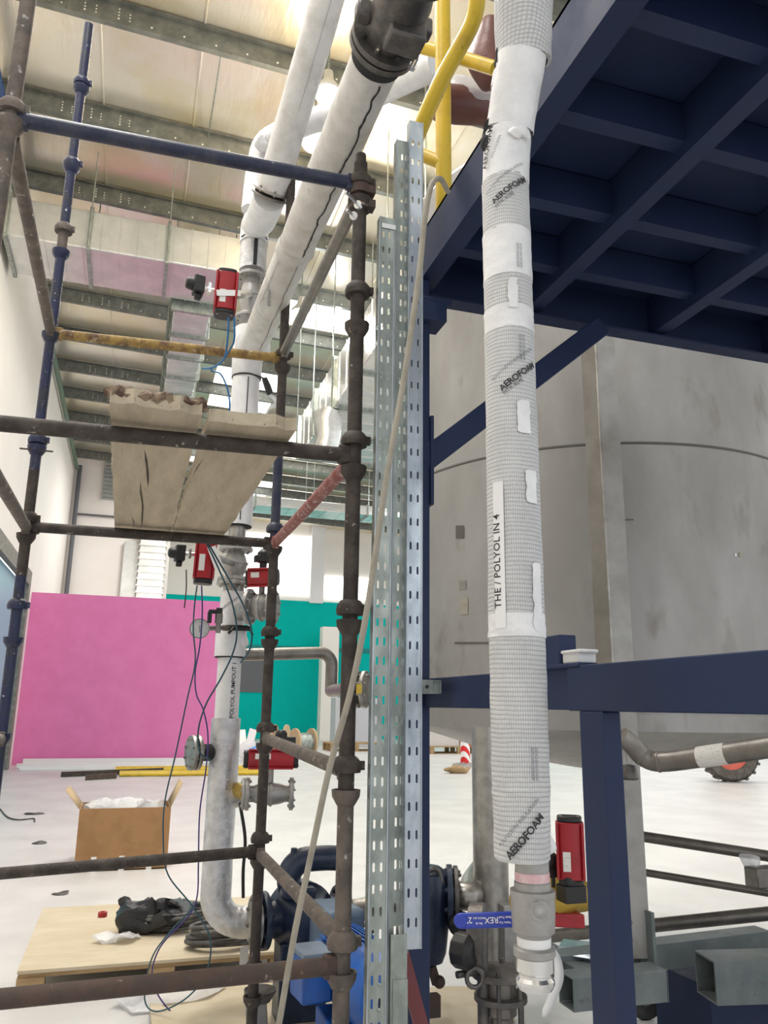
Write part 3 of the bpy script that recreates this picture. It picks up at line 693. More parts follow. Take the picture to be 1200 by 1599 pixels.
crack(A,[(205,806),(209,815),(209,823)],.002)
crack(B,[(318,716),(308,731),(301,744)],.0018)
crack(B,[(352,708),(352,725)],.0015)
a=pin(203,628,'Y',2.27);b=pin(232,636,'Y',2.27)
solo('wood_scrap',MB().box((-.05,2.8,zp+.06),(.06,2.9,zp+.12)).crumple(.01,9),'black','black plastic scrap lying on top of the cracked plank','scrap')
# ================================================================ PIPE RISER (left)
R0=pix(343,1300,4.3);RX,RY=R0.x,R0.y
zr=lambda py:vz(RX,RY,py)
up3=V((0,0,1))
# lower foil-wrapped part with foot elbow towards the pump
ez=zr(1448);pr=.08
E0=V((RX,RY,ez+.16))
el=arc_elbow(E0,(0,0,-1),(1,-.12,0),.14)
dirp=V((1,-.12,0)).normalized()
end=el[-1]+dirp*.10
r=root('foil_riser_pipe','silver foil-wrapped pipe riser with a bend at its foot beside the pump','pipe',(RX,RY,ez-.08))
zl=zr(1122)
pth=[V((RX,RY,zl-i*(zl-E0.z)/16)) for i in range(17)]+el[1:]+[end]
part('foil_wrap',MB().tube(pth,pr,28,jit=.06),'alu',r)
part('branch_collar',MB().lathe((RX,RY,zr(1243)),(1,-.15,0),[(.04,.075),(.10,.06),(.13,.05)],20).crumple(.008,20),'alu',r)
part('pipe_text_patch',text_mb('POLYOL',.03,on_cyl((RX,RY,zr(1215)),(0,0,1),pr*1.05,math.radians(90),.03),.0),'inkgrey',r,'small dark print')
def flange(parent,c,d,R,t,mat='steel',nb=8,rb=None,name='flange',bolts=True,ri=None):
    d=V(d).normalized();o=part(name,MB().lathe(c,d,[(-t/2,R*.6),(-t/2,R*.985),(-t/2+t*.1,R),(t/2-t*.1,R),(t/2,R*.985),(t/2,R*.6)],36),mat,parent)
    x,y,_=frame_of(d);rb=rb or R*.8
    if bolts:
        for k in range(nb):
            a_=2*math.pi*(k+.5)/nb;q=V(c)+(x*math.cos(a_)+y*math.sin(a_))*rb
            part('bolt',MB().lathe(q,d,[(-t*.5-R*.10,R*.055),(-t*.5-R*.06,R*.055),(-t*.5-R*.06,R*.09),(t*.5+R*.06,R*.09),(t*.5+R*.06,R*.055),(t*.5+R*.12,R*.055)],6),mat,o)
    return o
# blind flange sticking out to the left
d=V((-1,-.25,0)).normalized();c=V((RX,RY,zr(1175)))
part('branch_stub',MB().lathe(c,d,[(.05,.045),(.15,.045)],20),'foam',r)
e1=c+d*.155;e2=c+d*.185
flange(r,e1,d,.092,.02,nb=8);flange(r,e2,d,.092,.022,nb=8,name='blind_flange')
# white clad part
r=root('white_riser_pipe','white-clad pipe section reading POLYOL PUMPOUT above the foil-wrapped riser','pipe',(RX,RY,zr(1122)))
part('cladding',MB().tube([(RX,RY,zr(1122)+i*(zr(1026)-zr(1122))/6) for i in range(7)],.066,28,jit=.04),'cladwhite',r)
part('lettering',text_mb('POLYOL PUMPOUT 1',.034,on_cyl((RX,RY,zr(1078)),(0,0,1),.068,math.radians(90),.030),.0003,.95),'ink',r)
part('collar',MB().tube([(RX,RY,zr(1026)),(RX,RY,zr(980))],.088,28),'cladwhite',r)
part('foam_ring',MB().tube([(RX,RY,zr(1028)),(RX,RY,zr(1026))],.085,28),'foam',r)
part('upper_cladding',MB().tube([(RX,RY,zr(980)),(RX,RY,zr(925))],.073,28,jit=.02),'cladwhite',r)
part('torn_flap',MB().sphere(V((RX+.055,RY-.05,zr(1000))),.045,12,8,(.7,.5,1.2)).crumple(.02,18),'cladwhite',r)
part('lettering',text_mb('AEROFOAM',.022,on_cyl((RX,RY,zr(945)),(0,0,1),.074,math.radians(35),-.02)),'inkgrey',r)
# gauge group
gz=zr(983);a=V((RX,RY,gz))+V((-.02,-.085,0))
r=root('pressure_gauge','round dial pressure gauge on a short fitting left of the white-clad pipe','gauge',a)
gc=pix(312,982,4.15)
d2=(gc-a).normalized()
part('fitting',MB().tube([a+V((.06,0,0)),a,gc+ (a-gc).normalized()*.04],.013,12).lathe(a+d2*.05,d2,[(-.02,.019),(.02,.019)],6),'steeldark',r)
fd=(EYE-gc);fd.normalize()
part('case',MB().lathe(gc,fd,[(-.03,.045),(-.03,.05),(.004,.052),(.012,.052),(.012,.045)],32),'steeldark',r)
dl=part('dial_face',MB().lathe(gc+fd*.0125,fd,[(0,.046),(.001,.046)],32),'dial',r)
x,y,z=frame_of(fd)
part('needle',MB().obox(gc+fd*.016+UP*-.008,RT,UP,fd,.003,.05,.001),'ink',dl)
tm=MB()
for k in range(25):
    an=math.radians(-135+270*k/24);dd=UP*math.cos(an)+RT*math.sin(an);tm.obox(gc+fd*.0145+dd*.038,dd,dd.cross(fd),fd,.006 if k%4 else .01,.0014,.0006)
part('scale_marks',tm,'ink',dl)
sw=pix(342,965,4.17)
part('pressure_switch',MB().lathe(sw-V((0,0,.03)),(0,0,1),[(-.05,.013),(0,.013),(0,.02),(.05,.02)],16),'steeldark',r)
part('plug',MB().obox(sw+V((-.03,0,.03)),(1,0,0),(0,1,0),(0,0,1),.05,.03,.02).obox(sw+V((-.048,0,.0)),(1,0,0),(0,1,0),(0,0,1),.022,.025,.06),'black',r,bevel=.004)
part('cap',MB().lathe(sw+V((0,0,.02)),(0,0,1),[(0,.017),(.03,.017)],14),'black',r)
nv=V((RX+.02,RY-.1,gz));part('needle_valve',MB().tube([nv+V((-.05,0,0)),nv+V((.08,0,0))],.016,12).tube([nv+V((-.02,-.01,0)),nv+V((-.05,-.03,-.035))],.008,8).tube([nv+V((.07,-.01,0)),nv+V((.085,-.02,-.04))],.008,8),'black',r)
# generic actuated valve
def actuator(parent,c,ax,front,L,Wd,mat='red',pos=None,posdir=None,tag=None):
    """c centre, ax long axis, front = direction of the broad face"""
    ax=V(ax).normalized();front=V(front);front=(front-ax*front.dot(ax)).normalized();s_=ax.cross(front)
    poly=[];
    for k in range(16):
        a_=2*math.pi*k/16;ca,sa=math.cos(a_),math.sin(a_);poly.append((Wd/2*math.copysign(abs(ca)**.5,ca),Wd*.5*math.copysign(abs(sa)**.55,sa)))
    o=part('actuator',MB().sweep(poly,c-ax*L/2,c+ax*L/2,s_,front),mat,parent,bevel=.003)
    part('rib',MB().obox(c+front*Wd*.1+s_*Wd*.47,s_,front,ax,Wd*.1,Wd*.9,L*.98).obox(c+front*Wd*.1-s_*Wd*.47,s_,front,ax,Wd*.1,Wd*.9,L*.98),mat,o,bevel=.002)
    for sg in (-1,1):
        e=c+ax*sg*L/2
        part('end_cap',MB().sweep([(a_*.93,b_*.93) for a_,b_ in poly],e,e+ax*sg*L*.10,s_,front),'black',o,bevel=.004)
        for q in (-1,1):part('screw',MB().lathe(e+s_*q*Wd*.33+front*Wd*.2,ax*sg,[(0,.006),(L*.115,.006)],8),'castgrey',o)
    part('sticker',MB().obox(c+front*(Wd*.505)-ax*L*.18-s_*Wd*.14,s_,front,ax,Wd*.28,.001,L*.34),'sticker',o)
    if posdir is not None:
        pd=V(posdir).normalized();q=c+pd*(Wd*.5+.03)
        part('bracket',MB().tube([c+pd*Wd*.45,q+pd*.03],.010,10).obox(q,pd,ax,pd.cross(ax),.012,.05,.04),'chrome',o)
        q=q+pd*.05
        part('limit_switch',MB().obox(q,pd,ax,pd.cross(ax),.05,.085,.07).lathe(q,pd,[(.02,.03),(.055,.026),(.06,.015)],18).obox(q-ax*.055,pd,ax,pd.cross(ax),.03,.03,.03),'black',o,'black position indicator box',bevel=.006)
    if tag:
        part('paper_tag',MB().obox(c+front*(Wd*.54)+RT*tag[3]-UP*.02,tag[0],front,tag[0].cross(front),tag[1],.0015,tag[2]),'white',o,'white paper tag')
    return o
def ball_valve(name,label,c,d,L,R,Rb,mat='castgrey',grp=None,nb=8,group=None):
    d=V(d).normalized();r=root(name,label,'valve',c,group)
    part('body',MB().lathe(c,d,[(-L/2,Rb*.8),(-L*.36,Rb*.8),(-L*.26,Rb*.98),(-L*.05,Rb*1.12),(-.001,Rb*1.12),(0,Rb*1.22),(L*.06,Rb*1.22),(L*.061,Rb*1.1),(L*.24,Rb*.98),(L*.36,Rb*.8),(L/2,Rb*.8)],32),mat,r)
    flange(r,c-d*L/2,d,R,.02,mat,nb);flange(r,c+d*L/2,d,R,.02,mat,nb);return r
red=lambda px,py,d:pix(px,py,d)
# lower actuated valve on the riser (red actuator on the left)
vc=V((RX,RY,(zr(868)+zr(905))/2))
r=ball_valve('actuated_ball_valve','flanged ball valve below the planks with red actuator left and paper tag',V((RX,RY,zr(882))),(0,0,1),abs(zr(905)-zr(858)),.098,.062)
ac=pix(321,868,4.2);part('stem',MB().tube([V((RX,RY,zr(882))),ac+V((.04,0,-.0))],.018,12),'castgrey',r)
actuator(r,ac,(.03,0,1),(EYE-ac),.255,.105,posdir=(-1,-.1,0),tag=(V((1,0,.42)),.045,.12,.05))
# flanges of neighbour pipes
r=root('pipe_flange','flange ring under the lower riser valve above the white-clad pipe','flange',(RX,RY,zr(925)));flange(r,(RX,RY,zr(912)),(0,0,1),.10,.022);part('neck',MB().tube([(RX,RY,zr(925)),(RX,RY,zr(914))],.06,24),'steel',r)
# upper white riser between valve and tee
zt0=zr(822);zt1=zr(592)
r=root('upper_riser_pipe','white foil-clad riser rising from behind the planks to the tee','pipe',(RX,RY,zr(848)))
flange(r,(RX,RY,zr(850)),(0,0,1),.095,.02);part('neck',MB().tube([(RX,RY,zr(850)),(RX,RY,zt0)],.05,24),'steel',r)
part('cladding',MB().tube([(RX,RY,zt0+(zt1-zt0)*i/14) for i in range(15)],.085,28,jit=.03),'cladwhite',r)
part('end_ring',MB().tube([(RX,RY,zt0-.006),(RX,RY,zt0)],.083,28),'foam',r)
part('tape_seam',strip_on_cyl((RX,RY,(zt0+zt1)/2),(0,0,1),.088,.010,.016,-(zt1-zt0)/2+.02,(zt1-zt0)/2-.02,2),'ink',r,'dark open seam')
# tee
zt2=zr(515);tc_=V((RX,RY,zr(548)))
part('tee_cladding',MB().tube([(RX,RY,zt1),(RX,RY,zt1+.01),(RX,RY,(zt1+zt2)/2),(RX,RY,zt2)],[.085,.092,.094,.086],28,jit=.02),'cladwhite',r)
part('black_joint',MB().lathe((RX,RY,zt1-.004),(0,0,1),[(0,.091),(.009,.092)],28).crumple(.006,12),'ink',r)
# big sloping pipe heading to the camera and up to the cast valve
bdir=V((0,-1,.0))
Y2=1.9
# find its axis through pixels at real heights: tee height kept, pipe level
p0=tc_+V((.02,-.04,.0));
p1=pix(594,82,2.62)
print('big pipe',p0,p1)
bd=(p1-p0).normalized()
r=root('overhead_main_pipe','thick dirty white-clad pipe running up toward the camera to the cast iron valve','pipe',p0)
nseg=22
part('cladding',MB().tube([p0+bd*.02+(p1-p0-bd*.02)*i/nseg for i in range(nseg+1)],.084,32,jit=.05),'clad',r)
part('tee_collar',MB().lathe(p0,bd,[(-.04,.05),(.0,.106),(.02,.11),(.04,.11),(.042,.08)],32),'cladwhite',r)
L2=(p1-p0).length
part('foam_end',MB().lathe(p1,bd,[(-.035,.0885),(.01,.0885)],32),'foam',r)
# dark open seam, lower right side of the pipe
fn=on_cyl(p0,bd,.0865)
def seam(u0,v0,u1,v1,w_,amp=.006,n_=60,mt='ink',nm='open_seam'):
    mb=MB();vs=[]
    for i in range(n_+1):
        t=i/n_;u=u0+(u1-u0)*t+amp*noise.noise(V((t*22,u0*9,0)));v=v0+(v1-v0)*t;ww=w_*(.6+.8*abs(noise.noise(V((t*30,3,0)))))
        vs+=[fn(u-ww,v),fn(u+ww,v)]
    mb.add(vs,[(2*i,2*i+1,2*i+3,2*i+2) for i in range(n_)]);part(nm,mb,mt,r,'dark ragged seam')
seam(.045,L2*.98,.05,L2*.52,.0055,.010);seam(.05,.05,.045,L2*.5,.0022,.006);seam(-.055,L2*.28,-.05,L2*.47,.0012)
part('torn_edge',MB().lathe(p0+bd*L2*.50,bd,[(-.05,.087),(0,.092),(.03,.088)],32).crumple(.012,22),'clad',r,'crumpled wrap joint')
part('lettering',text_mb('AEROFOAM',.03,on_cyl(p0+bd*L2*.33,bd,.0875,math.radians(100),-.02)),'inkgrey',r)
# cast iron valve at the top
r=root('cast_iron_valve','large dark cast iron flanged valve at the top of the thick overhead pipe','valve',p1)
q=p1+bd*.035
flange(r,q,bd,.114,.022,'iron',8);flange(r,q+bd*.03,bd,.114,.022,'iron',8)
x,y,_=frame_of(bd)
part('body',MB().lathe(q+bd*.03,bd,[(0,.083),(.05,.077),(.10,.086),(.16,.092),(.22,.08),(.27,.088),(.33,.088)],28),'iron',r)
part('body_lug',MB().obox(q+bd*.10+x*.10,bd,x,y,.05,.05,.06).obox(q+bd*.10-x*.10,bd,x,y,.05,.05,.06).obox(q+bd*.14+RT*.02-UP*.06,bd,x,y,.09,.12,.12),'iron',r,bevel=.01)
flange(r,q+bd*.31,bd,.114,.024,'iron',8);flange(r,q+bd*.34,bd,.114,.024,'iron',8)
for k,(u_,v_) in enumerate(((-.045,.01),(.075,-.02))):
    b0=q+bd*.045+RT*u_+UP*(v_-.09);part('zinc_bolt',MB().tube([b0,b0+bd*.05],.008,8).lathe(b0,bd,[(0,.014),(.015,.014)],6),'chrome',r,'bright zinc bolt')
part('drip_tab',MB().obox(p1+RT*.10-bd*.01,bd,x,y,.09,.04,.02),'iron',r)
# upper riser: valve + actuator above the tee, then sleeve and second pipe
zv=zr(468);r=ball_valve('actuated_ball_valve','steel ball valve above the tee with red actuator, black indicator and blue tubes',V((RX,RY,zr(466))),(0,0,1),abs(zr(500)-zr(436)),.095,.062)
ac=pix(353,460,3.75);part('stem',MB().tube([V((RX,RY,zr(460))),ac+V((.04,0,0))],.018,12),'castgrey',r)
actuator(r,ac,(.02,0,1),(EYE-ac),.19,.10,posdir=(-1,-.1,.1),tag=(V((1,0,.16)),.11,.03,.01))
zs0=zr(425);zs1=zr(378)
r=root('sleeve_riser_pipe','short white sleeve pipe with a black torn strip above the upper actuated valve','pipe',(RX,RY,zs0))
part('cladding',MB().tube([(RX,RY,zs0+(zs1-zs0)*i/5) for i in range(6)],.085,28,jit=.05),'alu',r)
part('black_strip',strip_on_cyl((RX,RY,(zs0+zs1)/2),(0,0,1),.091,.0,.024,-(zs1-zs0)/2,(zs1-zs0)/2,3),'ink',r,'black torn strip')
part('black_joint',MB().lathe((RX,RY,zs1-.005),(0,0,1),[(0,.089),(.012,.091)],28).crumple(.006,12),'ink',r)
# bend, clamp flange, second overhead pipe
b0=V((RX,RY,zs1));q0=pix(422,306,4.5);print('p1 pipe start',b0,q0)
q1=pix(517,-20,4.0);d1=(q1-q0).normalized()
bend=smooth_path([b0-V((0,0,.02)),b0+V((0,-.02,.10)),b0.lerp(q0-d1*.05,.6)+V((0,.02,.03)),q0],6)
part('bend_cladding',MB().tube(bend,.092,28,jit=.03),'cladwhite',r)
r=root('overhead_branch_pipe','thinner white-clad pipe running up to the top edge left of the thick one','pipe',q0)
flange(r,q0,d1,.105,.014,'steeldark',0,bolts=False,name='clamp_ring');flange(r,q0+d1*.03,d1,.105,.014,'steel',6,name='clamp_ring')
L1=(q1-q0).length
part('cladding',MB().tube([q0+d1*.03+(q1-q0)*i/18 for i in range(19)],.086,28,jit=.03),'clad',r)
fn=on_cyl(q0,d1,.088);seam(.02,L1*.45,.02,L1*.95,.0010,.002)
# capped pipe behind, and the pipe going across to the right
c0=pin(405,300,'Y',RY+.3);c1=pin(412,215,'Y',RY+.3)
e=smooth_path([pin(396,330,'Y',RY+.25),pin(404,262,'Y',RY+.25),pin(418,222,'Y',RY+.2),pin(470,196,'Y',RY+.1),pin(520,178,'Y',RY),pin(600,140,'Y',RY-.6),pin(690,95,'Y',RY-1.3)],6)
r=root('crossing_pipe','white-clad pipe crossing behind both overhead pipes toward the yellow rails','pipe',e[0])
part('cladding',MB().tube(e,.083,26,jit=.02),'cladwhite',r)
k_=e[int(len(e)*.86)];dk=(e[-1]-e[-3]).normalized()
part('lettering',text_mb('AEROFOAM',.03,on_cyl(k_,dk,.085,math.radians(115),.0)),'ink',r)
part('foil_patch',MB().sphere(pin(412,225,'Y',RY+.1),.07,14,10,(.8,.6,1)).crumple(.03,16),'alu',r)
# branch valve 1 (right of riser at y~950)
c=pix(408,948,4.28);dirb=V((1,-.55,0)).normalized()
r=ball_valve('branch_ball_valve','steel flanged valve with red actuator behind the rear scaffold pole',c,dirb,.13,.098,.065)
ac=c+V((.0,.0,.16));actuator(r,ac,dirb,(EYE-ac),.14,.10);part('stem',MB().tube([c,ac],.016,12),'castgrey',r)
q=ac+V((.0,0,.10));part('limit_switch',MB().lathe(q,(0,0,1),[(-.06,.02),(-.02,.02),(-.02,.035),(.035,.035),(.05,.02),(.06,.012)],18).obox(q,(1,0,0),(0,1,0),(0,0,1),.1,.06,.035),'black',r,'black position indicator',bevel=.004)
part('stub',MB().tube([c-dirb*.06,V((RX+.04,RY,c.z))],.05,20),'steel',r)
# brown dark pipe with elbow going right
a=V((RX+.05,RY+.05,zr(1022)));hp=[a,pin(500,1020,'Y',RY+.05)];d_=(hp[1]-hp[0]).normalized()
el2=arc_elbow(hp[1],d_,(0,0,-1),.07,8);dn=el2[-1]+V((0,0,-.15))
r=root('brown_branch_pipe','bare brown steel pipe running right and bending down behind the near pole','pipe',a)
part('tube',MB().tube([hp[0]]+el2+[dn],.036,20),'steeldark',r)
c=pix(570,1077,3.9);r=root('gauge_valve','steel flange with small yellow-tagged valve half hidden behind the trays','valve',c)
flange(r,c,(1,-.6,0),.09,.02,'steel',8);flange(r,c+V((-.03,.02,0)),(1,-.6,0),.09,.02,'steel',8)
part('yellow_tag',MB().obox(c+V((-.055,-.08,0.0)),(1,0,0),(0,1,0),(0,0,1),.03,.01,.045),'yellow',r)
part('tail',MB().tube([dn,c+V((-.05,.03,0))],.036,16),'steeldark',r)
# horizontal small valve with red actuator
c=V((RX,RY,zr(1243)))+V((.31,-.05,0));dv=V((1,-.15,0)).normalized()
c=pix(421,1240,4.2)
r=ball_valve('branch_ball_valve','small horizontal flanged valve with red actuator right of the foil riser',c,dv,.23,.083,.052)
part('tail',MB().tube([V((RX,RY,c.z))+dv*.08,c-dv*.11],.042,20),'brass',r,'yellowed threaded stub')
flange(r,c-dv*.135,dv,.08,.018,'castgrey',8)
ac=c+V((.0,0,.175));part('stem',MB().tube([c,ac],.018,12),'castgrey',r)
actuator(r,ac,dv,(EYE-ac),.24,.10)
q=ac+V((.05,0,.10));part('limit_switch',MB().lathe(q,(0,0,1),[(-.06,.02),(-.02,.02),(-.02,.032),(.035,.032),(.05,.02)],18).obox(q+V((.02,0,-.01)),(1,0,0),(0,1,0),(0,0,1),.11,.06,.05),'black',r,'black position indicator box',bevel=.004)
# air tubes and cables near the riser
def cable(name,label,P,rad,mat,cat='tube',n_=8):
    return solo(name,MB().tube(smooth_path(P,n_),rad,8),mat,label,cat)
D=4.1
cable('air_tube','outer blue air tube from the upper red actuator down behind the planks',[pix(366,496,3.7),pix(366,530,3.7),pix(360,545,3.75),pix(345,567,3.8),pix(330,575,3.85),pix(316,576,3.9)],.0045,'tubeblue')
cable('air_tube','inner blue air tube looping from the upper red actuator to the plank',[pix(357,496,3.7),pix(356,525,3.7),pix(350,560,3.75),pix(330,578,3.9),pix(345,585,3.9),pix(356,610,3.9),pix(359,635,3.9),pix(356,656,3.9)],.0045,'tubeblue')
cable('air_tube','left thin tube from the lower red actuator past the gauge down to the floor',[pix(308,915,4.05),pix(304,945,4.05),pix(302,985,4.05),pix(305,1035,4.05),pix(293,1090,4.05),pix(274,1180,4.05),pix(258,1250,4.05),pix(255,1310,4.05),pix(262,1365,4.05),pix(300,1415,4.0),pix(328,1465,3.95),pix(322,1520,3.9),pix(290,1560,3.9),pix(245,1580,3.95),pix(226,1560,4.0),pix(236,1500,3.95),pix(262,1460,3.95),pix(300,1420,3.95)],.0038,'tubeteal')
cable('air_tube','right thin tube from the lower red actuator curving beside the foil riser',[pix(315,915,4.1),pix(316,960,4.1),pix(312,1010,4.1),pix(305,1050,4.1),pix(307,1085,4.1),pix(318,1110,4.1),pix(325,1150,4.1),pix(322,1200,4.1),pix(312,1270,4.1),pix(310,1350,4.1),pix(308,1400,4.1),pix(295,1430,4.05),pix(250,1480,4.0),pix(238,1530,4.0),pix(262,1575,4.0),pix(300,1600,4.0)],.0038,'tubeindigo')
cable('air_tube','dark green tube crossing before the white-clad pipe',[pix(322,848,4.0),pix(340,885,3.95),pix(362,940,3.95),pix(370,985,3.95),pix(364,1020,3.95),pix(345,1060,3.98),pix(322,1100,4.0),pix(310,1140,4.05),pix(312,1175,4.05),pix(328,1187,4.1)],.0045,'tubeteal')
cable('air_tube','second dark green tube bulging right of the white-clad pipe',[pix(326,850,4.0),pix(352,895,3.95),pix(380,945,3.93),pix(393,985,3.93),pix(390,1015,3.95),pix(376,1035,4.0)],.0045,'tubeteal')
cable('black_cable','thick black cable hanging right of the foil riser',[pix(375,1255,4.25),pix(383,1310,4.25),pix(380,1360,4.25),pix(380,1402,4.25)],.009,'black','cable')
cable('sensor_lead','thin black lead hanging from the lower black indicator box',[pix(291,890,4.0),pix(291,920,4.0),pix(288,950,4.0)],.003,'black','cable')
hk=root('hanging_hook','small black-handled hook with bright chain hanging right of the upper riser','hook',pix(408,588,4.8))
part('strap',MB().tube([V((RX+.07,RY-.05,zr(590))),pix(413,592,4.75)],.006,8),'black',hk);part('handle',MB().tube([pix(413,591,4.75),pix(418,604,4.75),pix(422,616,4.75)],[.017,.021,.021],12),'black',hk)
part('chain',MB().tube(smooth_path([pix(422,616,4.75),pix(431,628,4.75),pix(420,640,4.75),pix(411,655,4.75),pix(409,668,4.75)],5),.012,8).crumple(.012,30),'film',hk)
cable('tan_cable','pale tan cable slanting down across trays and near pole',[pix(700,300,2.2),pix(688,280,2.15),pix(674,290,2.12),pix(664,340,2.1),pix(656,420,2.08),pix(645,500,2.06),pix(630,600,2.04),pix(612,700,2.0),pix(596,800,1.98),pix(574,950,1.95),pix(548,1080,1.95),pix(515,1200,1.95),pix(485,1340,1.95),pix(460,1460,1.95),pix(436,1599,1.97),pix(428,1640,2.0)],.0078,'cable','cable')
# ================================================================ SLOTTED CABLE TRAYS
TY=2.33
def tray(label,xa,xb,ytop,ybot,yoff,mat,cols,pitch,lip,fl=.03):
    X0=pin(xa,1300,'Y',TY+yoff).x;X1=pin(xb,1300,'Y',TY+yoff).x
    z1=vz(X0,TY+yoff,ytop);z0=max(.0,vz(X0,TY+yoff,ybot)) if ybot else 0.
    r=root('cable_tray',label,'cable tray',((X0+X1)/2,TY+yoff,z0),'slotted cable trays')
    w=X1-X0;mb=MB();slotted(mb,(X0,TY+yoff,z0),(1,0,0),(0,0,1),w,z1-z0,[w*c for c in cols],.0072,.026,pitch)
    part('slotted_web',mb,mat,r,solid=.0015,flat=True)
    for (x,s_) in ((X0,1),(X1,-1)):
        mb=MB();slotted(mb,(x,TY+yoff,z0),(0,1,0),(0,0,1),fl,z1-z0,[fl*.5],.006,.022,pitch,.03);part('side_flange',mb,mat,r,solid=.0015,flat=True)
    if lip:
        part('folded_edge',MB().tube([(X1,TY+yoff-.001,z0),(X1,TY+yoff-.001,z1)],.0022,8),'galvblue',r,'bright folded edge')
        part('folded_edge',MB().tube([(X0,TY+yoff-.001,z0),(X0,TY+yoff-.001,z1)],.0022,8),'galvblue',r,'bright folded edge')
    return r,X0,X1,z0,z1
trA=tray('shortest slotted tray, leftmost, beside the near scaffold pole',578,605,338,None,0,'galv',[.25,.68],.058,True)
trB=tray('middle slotted tray, recessed between the two others',608,631,218,None,.03,'galv',[.45,.8],.058,True)
trC=tray('tallest slotted tray, rightmost, with bluish face ending above the floor',633,658,188,1484,0,'galvblue',[.24,.72],.078,True)
r,X0,X1,z0,z1=trA
zz=vz(X0,TY,352);part('white_label',MB().obox((X0*.4+X1*.6,TY-.003,zz),(1,0,0),(0,1,0),(0,0,1),.05,.001,.018),'white',r,'white sticker')
r,X0,X1,z0,z1=trB
zz=vz(X0,TY,1460);part('splice_plate',MB().box((X0-.002,TY-.004,.3),(X1+.001,TY,zz)),'galv',r,bevel=.001)
zz=vz(X0,TY,1530);part('cover_plate',MB().box((X0+.004,TY-.008,.3),(X1+.002,TY-.004,zz)),'galv',r,bevel=.001)
r,X0,X1,z0,z1=trA
for py in (1540,1580):part('rivet',MB().sphere((X0*.35+X1*.65,TY-.002,vz(X0,TY,py)),.005,10,6),'galv',r)
# strut bracket between tray and low beam
p=pin(662,1073,'Y',TY+.05)
r=root('strut_bracket','short open galvanised strut stub joining the tall tray to the low beam','bracket',p)
mb=MB();
for dz in(-.019,.019):mb.box((p.x-.02,TY+.03,p.z+dz-.001),(p.x+.05,TY+.30,p.z+dz+.001))
mb.box((p.x+.049,TY+.03,p.z-.02),(p.x+.051,TY+.30,p.z+.02))
part('strut',mb,'galv',r)
part('end_plate',MB().box((p.x-.02,TY+.027,p.z-.021),(p.x+.022,TY+.031,p.z+.021)),'galv',r);part('bolt_hole',MB().lathe((p.x+.002,TY+.0265,p.z),(0,-1,0),[(0,.006),(.001,.006)],12),'ink',r)
# ================================================================ BLUE PLATFORM
PX=.96;PYB=2.78;PXE=3.6;Y00=-.2
ZB,ZT=3.17,3.37
r=root('steel_platform','dark blue steel platform with joists, columns and brace standing right of the trays','platform',(PX+.05,2.72,0))
part('deck_plate',MB().box((PX,Y00,ZT-.012),(PXE,PYB,ZT)),'platformblue',r)
def cch(p0,p1,ux,h,w_,t=.009):
    return MB().sweep([(0,0),(w_,0),(w_,t),(t,t),(t,h-t),(w_,h-t),(w_,h),(0,h)],p0,p1,ux,(0,0,1))
part('edge_beam',cch((PX,Y00,ZB),(PX,PYB,ZB),(1,0,0),ZT-ZB,.075),'platformblue',r)
part('edge_beam',cch((PX,PYB,ZB-.02),(PXE,PYB,ZB-.02),(0,-1,0),ZT-ZB+.02,.075),'platformblue',r)
for X in (1.50,2.13,2.76):part('joist',cch((X-.03,Y00,ZB+.01),(X-.03,PYB-.01,ZB+.01),(1,0,0),.17,.065),'platformblue',r)
for Y in (.62,.98,1.34,1.70,2.09,2.45):part('cross_joist',cch((PX+.01,Y,ZB+.05),(PXE,Y,ZB+.05),(0,1,0),.13,.055),'platformblue',r)
ca,cb_=pin(640,1540,'Y',2.66).x,pin(664,1300,'Y',2.66).x;print('col',ca,cb_)
part('column',MB().box((PX-.035,2.62,0),(PX+.035,2.69,ZB)),'platformblue',r,bevel=.004)
part('base_plate',MB().box((PX-.09,2.57,0),(PX+.09,2.75,.012)),'platformblue',r)
part('head_plate',MB().box((PX-.03,2.58,2.98),(PX+.09,2.7,3.06)).box((PX-.03,2.58,3.06),(PX+.11,2.72,3.075)),'platformblue',r,bevel=.003)
# diagonal brace
a=pin(657,725,'Y',2.66);b=pin(935,514,'Y',2.66);dd=(b-a).normalized()
br=part('brace',MB().sweep([(-.0425,-.0425),(.0425,-.0425),(.0425,.0425),(-.0425,.0425)],a+dd*.0,b,(0,1,0),dd.cross(V((0,1,0)))),'platformblue',r,bevel=.004)
zc1=pin(658,655,'Y',2.66).z;zc0=pin(658,792,'Y',2.66).z
part('brace_plate',MB().box((PX+.035,2.61,zc0),(PX+.047,2.70,zc1)),'platformblue',r)
# low beam and post
BZ0,BZ1=1.545,1.645
part('low_beam',MB().box((PX,.15,BZ0),(PX+.05,1.645,BZ1)),'platformblue',r,bevel=.003)
part('low_beam',MB().box((PX+.012,1.645,BZ0+.002),(PX+.05,2.64,BZ1-.002)),'platformblue',r,bevel=.003)
pl=pin(903,1120,'X',PX)
PYn,PYf=pin(941,1120,'X',PX).y,pin(905,1120,'X',PX).y;print('post Y',PYn,PYf)
part('post',MB().box((PX,PYn,0),(PX+.045,PYf,BZ0)),'platformblue',r,bevel=.003)
y0b=pin(874,1000,'X',PX).y;y1b=pin(849,1000,'X',PX).y;zt_=pin(862,993,'X',PX).z
part('cleat',MB().box((PX-.002,y0b,BZ1-.005),(PX+.045,y1b+.02,zt_)).box((PX-.004,pin(905,1035,'X',PX).y,BZ1-.004),(PX+.05,y1b+.02,BZ1+.006)),'platformblue',r,bevel=.003)
y0c=pin(900,1000,'X',PX).y
